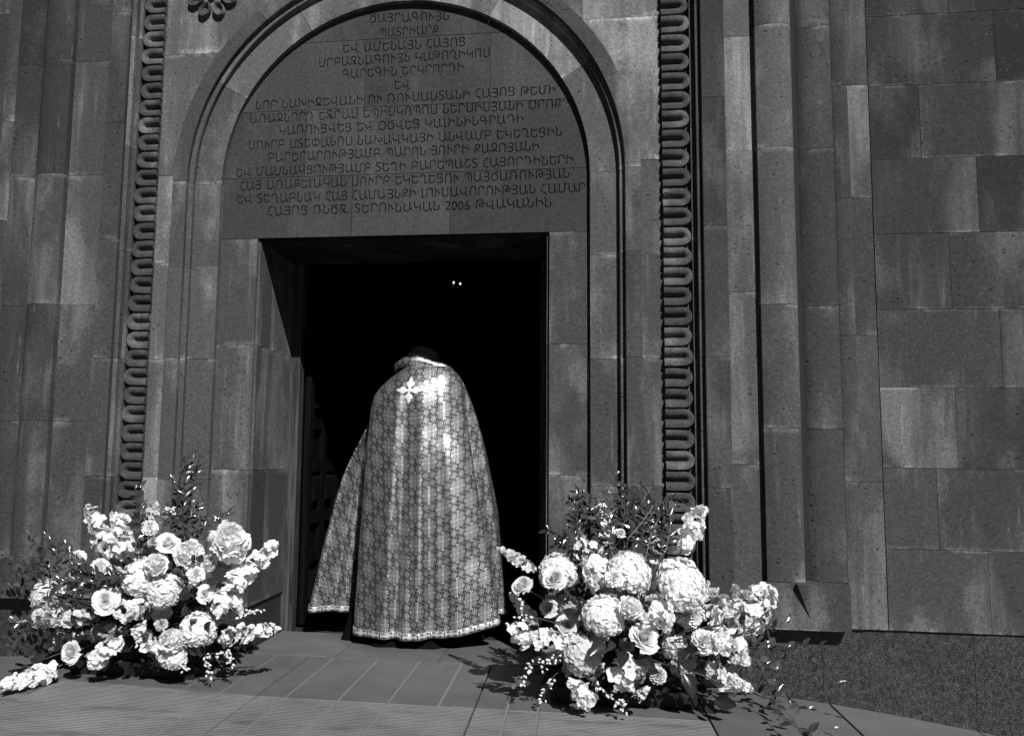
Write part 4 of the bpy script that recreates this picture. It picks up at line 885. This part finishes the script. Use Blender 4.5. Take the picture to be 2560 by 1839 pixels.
for s in (1, -1):
    mb = MB(); P = smooth_path([(s*.10, -.06, .035), (s*.10, .02, .045), (s*.105, .12, .035), (s*.11, .20, .022)], 4)
    mb.tube(P, .036, .028, 10); o = mb.build('shoe', M_black, per, smooth=True)

# ================================================================ THE TWO FLOWER ARRANGEMENTS
def patch(fn, nu, nv):
    V = [fn(i/nu, -1+2*j/nv) for i in range(nu+1) for j in range(nv+1)]
    F = [(i*(nv+1)+j, (i+1)*(nv+1)+j, (i+1)*(nv+1)+j+1, i*(nv+1)+j+1) for i in range(nu) for j in range(nv)]
    return V, F
def flat_petal(L, Wd, rise=.3, curl=.3, cup=.25, ruf=0., seed=0, tipy=.2, nu=4, nv=4):
    # grows along +x, opens to +z
    def f(s, t):
        w = Wd*(sin(pi*min(1, s*.86+.06))**.75)*(1-.0*s)
        x = L*(s - tipy*.25*s*s*t*t*(1)); y = w*t
        z = L*(rise*s - curl*s*s) + cup*w*t*t + ruf*L*s*s*sin(5.3*t+seed*2.1+3*s)
        return (x, y, z)
    return patch(f, nu, nv)
def cup_petal(r0, r1, h, flare, half, twist, tip, nu=5, nv=6, seed=0, dep=0):
    # part of a bowl around +z: radius r0 at the foot, r1 at the rim
    rs = random.Random(seed)
    wv = rs.uniform(0, 6)
    def f(s, t):
        ang = half*t*(.45+.55*sin(pi*min(1, .18+.55*s))) ; edge = 1-.16*abs(t)**2.5
        r = r0+(r1-r0)*(s**.8)+flare*max(0, s-.6)**2*6*(.6+.4*abs(t)) + .05*r1*sin(4*t+wv)*s + .025*r1*sin(11*t+wv*2)*s*s
        z = dep+h*(s**1.05)*edge - flare*max(0, s-.72)**2*5 + tip*(1-abs(t))*s**4 + .035*sin(5*t+wv*3)*s*s
        return (r*cos(ang), r*sin(ang), z)
    return patch(f, nu, nv)
def me_from(mb, name, mat, recalc=False):
    me = bpy.data.meshes.new(name); me.from_pydata(mb.V, [], mb.F); me.materials.append(mat)
    me.polygons.foreach_set('use_smooth', [True]*len(me.polygons)); me.update(); return me
def RZ(a): return Matrix.Rotation(a, 4, 'Z')
def RY(a): return Matrix.Rotation(a, 4, 'Y')
def TR_(v): return Matrix.Translation(v)
def aim(d, roll=0.): return Vector(d).normalized().to_track_quat('Z', 'Y').to_matrix().to_4x4() @ RZ(roll)
# --- rose: tight heart in one mesh, outer petals each their own
def rose_core(seed):
    rs = random.Random(seed); mb = MB()
    for k in range(28):
        f = k/28; r1 = .05+.60*f**1.15; h = .74-.24*f+rs.uniform(-.03, .03)
        V, F = cup_petal(.04+.22*f, r1, h, .005+.07*f, 1.5-.45*f, 0, .02, 5, 6, seed*50+k, .08)
        mb.add(V, F, RZ(k*2.399+rs.uniform(-.2, .2)))
    # calyx
    V = []; n = 8
    for z, r in ((-.28, .03), (-.05, .10), (.10, .22), (.22, .30)):
        for k in range(n): V.append((r*cos(2*pi*k/n), r*sin(2*pi*k/n), z))
    mb.add(V, [(i*n+k, i*n+(k+1) % n, (i+1)*n+(k+1) % n, (i+1)*n+k) for i in range(3) for k in range(n)])
    return me_from(mb, 'rose', M_petal)
ROSE = [rose_core(i) for i in range(3)]
ROSEP = []
for i in range(4):
    f = i/3; mb = MB(); V, F = cup_petal(.26, .66+.30*f, .52-.24*f, .10+.14*f, .95-.12*f, 0, .03+.05*f, 6, 8, 77+i, .06-.06*f); mb.add(V, F); ROSEP.append(me_from(mb, 'petal', M_petal))
# --- hydrangea
def hydr(seed, n=125, peony=False):
    rs = random.Random(seed); mb = MB()
    pet = [flat_petal(.24, .165, .06, .16, .4, .04, q, .3, 3, 4) for q in range(3)]
    for k in range(n):
        z = 1-1.55*(k+.5)/n; a = k*2.39996; r = sqrt(max(0, 1-z*z))
        d = Vector((r*cos(a), r*sin(a), z)).normalized()
        d = (d+Vector((rs.gauss(0, .07), rs.gauss(0, .07), rs.gauss(0, .05)))).normalized()
        R_ = .80*(1+rs.uniform(-.10, .10))*(1+.08*sin(3*a+seed)*r)
        Mx = TR_(d*R_) @ aim(d+Vector((rs.gauss(0, .13), rs.gauss(0, .13), rs.gauss(0, .13))), rs.uniform(0, 6))
        sc = rs.uniform(.85, 1.1)
        for q in range(4): V, F = pet[(q+k) % 3]; mb.add(V, F, Mx @ RZ(q*pi/2+rs.uniform(-.1, .1)) @ Matrix.Scale(sc, 4) @ RY(rs.uniform(-.25, .1)))
    # pale core
    V = []; F = []
    for i in range(7):
        for k in range(10):
            w = pi*i/6*.8; V.append((.68*sin(w)*cos(k*pi/5), .68*sin(w)*sin(k*pi/5), .68*cos(w)))
    for i in range(6):
        for k in range(10): F.append((i*10+k, (i+1)*10+k, (i+1)*10+(k+1) % 10, i*10+(k+1) % 10))
    mb.add(V, F)
    return me_from(mb, 'hydrangea', M_petal)
HYD = [hydr(i) for i in (1, 2, 3)]
# --- garden peony with big ruffled petals
def peony(seed):
    rs = random.Random(seed); mb = MB(); n = 78
    for k in range(n):
        z = 1-1.45*(k+.5)/n; a = k*2.39996; r = sqrt(max(0, 1-z*z)); d = Vector((r*cos(a), r*sin(a), z))
        d = (d+Vector((rs.gauss(0, .10), rs.gauss(0, .10), rs.gauss(0, .10)))).normalized()
        L_ = rs.uniform(.42, .62); W_ = rs.uniform(.26, .40); sd = rs.uniform(0, 6)
        def f(s_, t, L_=L_, W_=W_, sd=sd):
            w = W_*(.35+.65*sin(pi*min(1, .12+.62*s_)))
            return (L_*s_*(1-.12*t*t), w*t, .22*L_*s_*s_*1.5 - .18*s_ + .30*w*t*t + .035*sin(9*t+sd)*s_*s_ + .02*sin(17*t+sd*2)*s_**3)
        V, F = patch(f, 4, 6)
        up = Vector((0, 0, 1)); tan = (up-d*up.dot(d)); tan = tan.normalized() if tan.length > .05 else Vector((1, 0, 0))
        q = (tan*rs.uniform(.5, 1)+d*rs.uniform(.35, .9)+d.cross(tan)*rs.gauss(0, .6)).normalized(); nz = (d-q*d.dot(q)).normalized(); y = nz.cross(q)
        Mx = Matrix((q, y, nz)).transposed().to_4x4(); Mx.translation = d*rs.uniform(.42, .60)
        mb.add(V, F, Mx)
    V = []; F = []
    for i in range(7):
        for k in range(10):
            w = pi*i/6*.8; V.append((.55*sin(w)*cos(k*pi/5), .55*sin(w)*sin(k*pi/5), .55*cos(w)))
    mb.add(V, [(i*10+k, (i+1)*10+k, (i+1)*10+(k+1) % 10, i*10+(k+1) % 10) for i in range(6) for k in range(10)])
    return me_from(mb, 'peony', M_petal)
PEO = [peony(5), peony(6), peony(9)]
def carn(seed):
    rs = random.Random(seed); mb = MB()
    for k in range(46):
        f = (k+.5)/46; th = pi*.60*f**.7; a = k*2.39996+rs.uniform(-.3, .3)
        L_ = .62+.30*f+rs.uniform(-.08, .08)
        def f_(s, t, L_=L_, q=k):
            w = .10+.36*s; z = s*.12*sin(9*t+q*1.7)*s + .07*sin(21*t+q)*s*s
            return (L_*s*(1-.10*abs(t)+.05*sin(23*t+q)*s), w*t*.9, z)
        V, F = patch(f_, 3, 9)
        mb.add(V, F, RZ(a) @ RY(-(pi/2-th)) )
    return me_from(mb, 'carnation', M_petal)
CAR = [carn(1), carn(2)]
# --- floret of a delphinium / stock
def floret(mb, M, rs, n=5, sc=1.):
    for q in range(n):
        V, F = flat_petal(1.0, .52, rs.uniform(.15, .45), rs.uniform(.15, .45), .35, .09, q+rs.random()*6, .3, 3, 3)
        mb.add(V, F, M @ RZ(2*pi*q/n+rs.uniform(-.12, .12)) @ Matrix.Scale(sc*rs.uniform(.85, 1.1), 4))
    for q in range(4):
        V, F = flat_petal(.42, .22, .8, .1, .3, .05, q, .2, 2, 2); mb.add(V, F, M @ RZ(2*pi*q/4+.4) @ Matrix.Scale(sc, 4))
def spike_mesh(seed, L_, w, bend):
    # along +z from 0 to L_, half-width w, petals proud of a stem
    rs = random.Random(seed); mb = MB(); w *= 1.12; fs = min(.033, max(.014, w*.55))
    n = int(24*(L_/.22)*(w/.04)**.5*(.026/fs)**1.2)+8
    for k in range(n):
        f = (k+.5)/n; z = L_*f; ww = w*(1-.45*f**3)*(1 if f > .12 else .75); a = k*2.39996
        rr = max(.004, ww-fs*.5)*rs.uniform(.55, 1.15)
        c = Vector((bend*sin(pi*f), 0, z)); d = Vector((cos(a), sin(a), .25+.5*f+rs.gauss(0, .2))).normalized()
        floret(mb, TR_(c+d*rr) @ aim(d+Vector((rs.gauss(0, .5), rs.gauss(0, .5), rs.gauss(0, .5))), rs.uniform(0, 6)) @ Matrix.Scale(fs*rs.uniform(.7, 1.2)*(1-.3*f), 4), rs)
    # unopened tip
    for k in range(4):
        c = Vector((rs.uniform(-.3, .3)*w*.4, rs.uniform(-.3, .3)*w*.4, L_+.004*k)); bud(mb, c, Vector((rs.gauss(0, .4), rs.gauss(0, .4), 1)), .010)
    return me_from(mb, 'flower_spike', M_petal)
def bud(mb, c, d, r, n=6):
    Mx = TR_(c) @ aim(d); V = []; pr = ((-.9, .25), (-.3, .85), (.4, .95), (1.2, .55), (1.8, .08))
    for z, q in pr:
        for k in range(n): V.append((q*r*cos(2*pi*k/n), q*r*sin(2*pi*k/n), z*r))
    mb.add(V, [(i*n+k, i*n+(k+1) % n, (i+1)*n+(k+1) % n, (i+1)*n+k) for i in range(4) for k in range(n)] + [tuple(4*n+k for k in range(n))], Mx)
SPK = [spike_mesh(901, .14, .034, .01), spike_mesh(902, .12, .03, .0)]
def leaf_mesh(Wd, fold, bend, pointy=1., nu=6, mat=None, name='leaf'):
    def f(s, t):
        w = Wd*(sin(pi*s**.85))**(.8*pointy) if 0 < s < 1 else 0
        return (s-.0, w*t, fold*w*abs(t)*1.2 - bend*s*s + .02*sin(7*s)*t)
    mb = MB(); V, F = patch(f, nu, 4); mb.add(V, F); me = me_from(mb, name, mat or M_leaf); return me
LEAF = [leaf_mesh(.19, .45, .18), leaf_mesh(.23, .3, .35), leaf_mesh(.17, .5, -.12)]
BLEAF = [leaf_mesh(.36, .55, .35, 1, 8, M_bigleaf), leaf_mesh(.33, .7, -.2, 1, 8, M_bigleaf)]
def arrangement(D, lab):
    rs = random.Random(11 if D['c'][0] > 0 else 23)
    c = Vector((D['c'][0], D['c'][1]+.02, .02))
    A = tag(empty('flower_arrangement', c), lab, 'flowers', 'white flower arrangements either side of the church door')
    hub = Vector((c.x, c.y, .16))
    stems = MB()
    def stem_to(p, r=.0028):
        p = Vector(p); m_ = (p+hub)/2+Vector((0, 0, .03)); stems.tube([q-c for q in smooth_path([hub, m_, p], 3)], r*1.2, r, 5)
    def facing(p, k=.55):
        d = Vector(p)-hub; d.normalize()
        v = Vector((.55-.0*p[0], -1, .45)).normalized()
        return (d*(1-k)+v*k).normalized()
    for t, p, r, tn in D['fl']:
        P = Vector(p)
        if t == 'rose' and r < .05: d = facing(p, .45)
        else: d = facing(p, .5)
        d = (d+Vector((rs.gauss(0, .16), 0, rs.gauss(0, .14)))).normalized()
        if t == 'rose':
            me = rs.choice(ROSE); M_ = TR_(P-c-d*r*.45) @ aim(d, rs.uniform(0, 6)) @ Matrix.Scale(r*.98, 4)
            o = inst('rose', me, A, M_); o['tone'] = tn
            for k in range(11):
                q = min(3, k//3); w = inst('petal', ROSEP[q], o, RZ(k*2.25+rs.uniform(-.2, .2)) @ RY(rs.uniform(-.06, .10)) @ Matrix.Scale(rs.uniform(.93, 1.06), 4)); w['tone'] = tn
        elif t == 'hyd':
            M_ = TR_(P-c-d*r*.5) @ aim(d, rs.uniform(0, 6)) @ Matrix.Scale(r*1.12, 4) @ Matrix.Diagonal((1, 1, .85, 1))
            o = inst('hydrangea', rs.choice(HYD), A, M_); o['tone'] = tn
        elif t == 'peony':
            o = inst('peony', rs.choice(PEO), A, TR_(P-c-d*r*.4) @ aim(d, rs.uniform(0, 6)) @ Matrix.Scale(r*1.08, 4)); o['tone'] = tn
            if r > .09: o['label'] = 'big ruffled white bloom alone on its stem'
        else:
            o = inst('carnation', rs.choice(CAR), A, TR_(P-c-d*r*.5) @ aim(d, rs.uniform(0, 6)) @ Matrix.Scale(r*1.12, 4)); o['tone'] = tn
        stem_to(P-d*r*.6, .003)
    for i, (p, q, w, tn) in enumerate(D['sp']):
        P, Q = Vector(p), Vector(q); d = Q-P; L_ = max(.05, d.length)
        me = spike_mesh(100+i*7+int(D['c'][0]*10), L_, w, rs.uniform(-.02, .02))
        o = inst('flower_spike', me, A, TR_(P-c) @ aim(d, rs.uniform(0, 6))); o['tone'] = tn
        stem_to(P, .003); stems.tube([P-c, Q-c], .0025, .0015, 5)
    for p, q in D['bd']:
        P, Q = Vector(p), Vector(q); mb = MB(); pts = smooth_path([P, (P+Q)/2+Vector((0, -.01, .015)), Q], 5)
        sm = MB(); sm.tube([a-c for a in pts], .0014, .0008, 4)
        for k in range(2, len(pts)):
            for s_ in range(2):
                a = pts[k]; b = a+Vector((rs.uniform(-.016, .016), rs.uniform(-.012, .008), rs.uniform(-.018, .010)))
                sm.tube([a-c, b-c], .0008, .0006, 3); bud(mb, b-c, (b-a), rs.uniform(.0042, .0068))
        o = mb.build('bud_spray', M_bud, A, smooth=True); o2 = sm.build('stem', M_stem, o)
        stem_to(P, .0016)
    for pl in D['vn']:
        pts = smooth_path(pl, 6); sm = MB(); sm.tube([a-c for a in pts], .0024, .0013, 4); o = sm.build('leafy_branch', M_stem, A)
        L_ = sum((pts[i+1]-pts[i]).length for i in range(len(pts)-1)); step = max(.014, L_/16); acc = 0; side = 1
        for i in range(len(pts)-1):
            seg = pts[i+1]-pts[i]; l = seg.length; x = 0
            while acc+(l-x) >= step:
                x += step-acc; acc = 0; a = pts[i]+seg*(x/l); side = -side
                tdir = seg.normalized(); out = tdir.cross(Vector((0, 1, .2))).normalized()*side
                d = (tdir*.75+out*.75+Vector((rs.gauss(0, .25), rs.gauss(-.15, .45), rs.gauss(.05, .25)))).normalized()
                up = Vector((rs.gauss(.3, .5), -1+rs.gauss(0, .5), rs.gauss(.8, .5))); zax = (up-d*up.dot(d)).normalized(); yax = zax.cross(d)
                Mx = Matrix((d, yax, zax)).transposed().to_4x4(); Mx.translation = a-c
                sz = rs.uniform(.040, .062)*(1 if i < len(pts)-4 else .8)
                inst('leaf', rs.choice(LEAF), o, Mx @ Matrix.Diagonal((sz, sz*rs.uniform(.85, 1.25), sz, 1)))
            acc += l-x
        stem_to(pl[0], .002)
    ex = MB()
    for pl in D['vn']:
        zt_ = max(p[2] for p in pl)
        for rep in range(0 if zt_ < (.55 if c.x > 0 else .5) else (2 if c.x > 0 or zt_ > .75 else 1)):
            of = Vector((rs.gauss(0, .035), rs.uniform(.05, .13), rs.gauss(-.03, .03))); pts = smooth_path([Vector(p)+of*(.4+.6*i/(len(pl)-1)) for i, p in enumerate(pl)], 5)
            ex.tube([a-c for a in pts], .0016, .0008, 3); sd_ = 1
            for i in range(1, len(pts)-1):
                tdir = (pts[i+1]-pts[i]).normalized()
                for w_ in range(2):
                    sd_ = -sd_; out = tdir.cross(Vector((0, 1, .2))).normalized()*sd_
                    d = (tdir*.8+out*.7+Vector((rs.gauss(0, .3), rs.gauss(-.1, .45), rs.gauss(0, .3)))).normalized()
                    up = Vector((rs.gauss(.3, .5), -1+rs.gauss(0, .5), rs.gauss(.8, .5))); zax = (up-d*up.dot(d)).normalized(); yax = zax.cross(d)
                    Mx = Matrix((d, yax, zax)).transposed().to_4x4(); Mx.translation = pts[i]-c; sz = rs.uniform(.030, .052)
                    V, F = patch(lambda s_, t: (s_, .20*(sin(pi*s_**.85) if 0 < s_ < 1 else 0)*t, .09*abs(t)-.2*s_*s_), 4, 2); ex.add(V, F, Mx @ Matrix.Scale(sz, 4))
    tag(ex.build('foliage', M_leaf, A, smooth=True), kind='stuff')
    for p, r in D['lf']:
        P = Vector(p); d = (P-hub); d = (d.normalized()+Vector((rs.gauss(0, .6), rs.gauss(0, .2), rs.gauss(0, .5)))).normalized()
        up = Vector((rs.gauss(.3, .4), -1, rs.gauss(.3, .4))); zax = (up-d*up.dot(d)).normalized(); yax = zax.cross(d)
        Mx = Matrix((d, yax, zax)).transposed().to_4x4(); s_ = r*1.6; Mx.translation = P-c-d*s_*.5
        inst('broad_leaf', rs.choice(BLEAF), A, Mx @ Matrix.Diagonal((s_, s_*1.0, s_, 1)))
        stem_to(P-d*s_*.5, .002)
    # smaller blooms tucked between the large ones
    rx0, rz0 = (.52, .60) if c.x > 0 else (.62, .52)
    for k in range(34):
        a = rs.uniform(.08*pi, .92*pi) if k % 5 else rs.uniform(pi, 2*pi); q = sqrt(rs.uniform(.02, .95))
        z = rs.uniform(.05, .95); X_ = cos(a)*q*rx0; Z_ = .10+z*rz0*sqrt(max(0, 1-(X_/rx0)**2)); Y_ = -.21*sqrt(max(.05, 1-(X_/rx0)**2-(Z_/rz0/1.1)**2)) if k % 5 else .16
        P = c+Vector((X_, Y_, Z_)); d = facing(P, .35); tn = rs.uniform(.6, .95); kind = k % 3
        r = rs.uniform(.032, .052)
        if kind == 0: o = inst('hydrangea', rs.choice(HYD), A, TR_(P-c-d*r*.4) @ aim(d, rs.uniform(0, 6)) @ Matrix.Scale(r*1.35, 4))
        elif kind == 1: o = inst('carnation', rs.choice(CAR), A, TR_(P-c-d*r*.4) @ aim(d, rs.uniform(0, 6)) @ Matrix.Scale(r*1.05, 4))
        else: o = inst('flower_spike', SPK[k % 2], A, TR_(P-c-d*.08) @ aim(d+Vector((rs.gauss(0, .3), 0, rs.gauss(0, .3))), rs.uniform(0, 6)) @ Matrix.Scale(rs.uniform(.8, 1.1), 4))
        o['tone'] = tn
    # dense dark greenery inside the mound
    mb = MB(); rx, rz = (.42, .50) if c.x > 0 else (.50, .42)
    for k in range(900):
        a = rs.uniform(0, 2*pi); z = rs.uniform(.02, 1); q = sqrt(1-z*z)*rs.uniform(.2, 1)
        P = Vector((rx*q*cos(a), .27*q*sin(a), rz*z*rs.uniform(.3, 1)+.03)); d = (P-Vector((0, 0, .05))).normalized()
        d = (d+Vector((rs.gauss(0, .5), rs.gauss(0, .5), rs.gauss(0, .5)))).normalized(); s_ = rs.uniform(.04, .085); w = s_*.26
        y = d.cross(Vector((rs.gauss(0, 1), rs.gauss(0, 1), rs.gauss(0, 1)))).normalized(); zz = d.cross(y)
        mb.add([P-d*s_*.5, P+y*w-zz*.1*s_, P+d*s_*.5, P-y*w-zz*.1*s_, P+zz*.05*s_], [(0, 1, 4), (1, 2, 4), (2, 3, 4), (3, 0, 4)])
    tag(mb.build('foliage', M_fol, A), kind='stuff')
    stems.build('flower_stems', M_stem, A, smooth=True)
    # low black tray and the soaked foam it carries
    mb = MB(); mb.box((-.30, -.15, -.017), (.30, .13, .035)); mb.box((-.27, -.12, .035), (.27, .10, .10)); mb.build('tray', M_tray, A)
    for p in ((-.31, -.16, -.0165), (-.31, .13, -.0165)):
        mb = MB(); mb.box(p, (.31, p[1]+.012, .045)); mb.build('tray_rim', M_tray, A)
    return A
arrangement(BQ['R'], 'tall mound of white flowers right of the doorway, its leafy vine trailing on the paving')
arrangement(BQ['L'], 'wide mound of white flowers left of the doorway, one big bloom standing clear')
# fallen petals on the paving
def fallen(x, y, r, lab, a):
    V, F = flat_petal(r, r*.45, .25, .2, .5, .08, 2, .3, 4, 4); mb = MB(); mb.add(V, F, RZ(a))
    o = mb.build('fallen_petal', M_petal, None, smooth=True); o.location = (x, y, gz(x)+.002); o['tone'] = .9
    tag(o, lab, 'petal', 'petals fallen on the paving right of the door'); return o
FP = [(2.013, -.62, .022, 'small white petal lying on the paving beside the joint at the right', .4), (1.98, -.35, .034, 'white petal lying close against the granite base at the right', .1), (1.74, -1.02, .03, 'white petal lying at the lower end of the trailing vine', -.3)]
for f in FP: fallen(*f)
for o in S.objects:
    if o.type == 'MESH' and 'tone' not in o.keys(): o['tone'] = 1.0
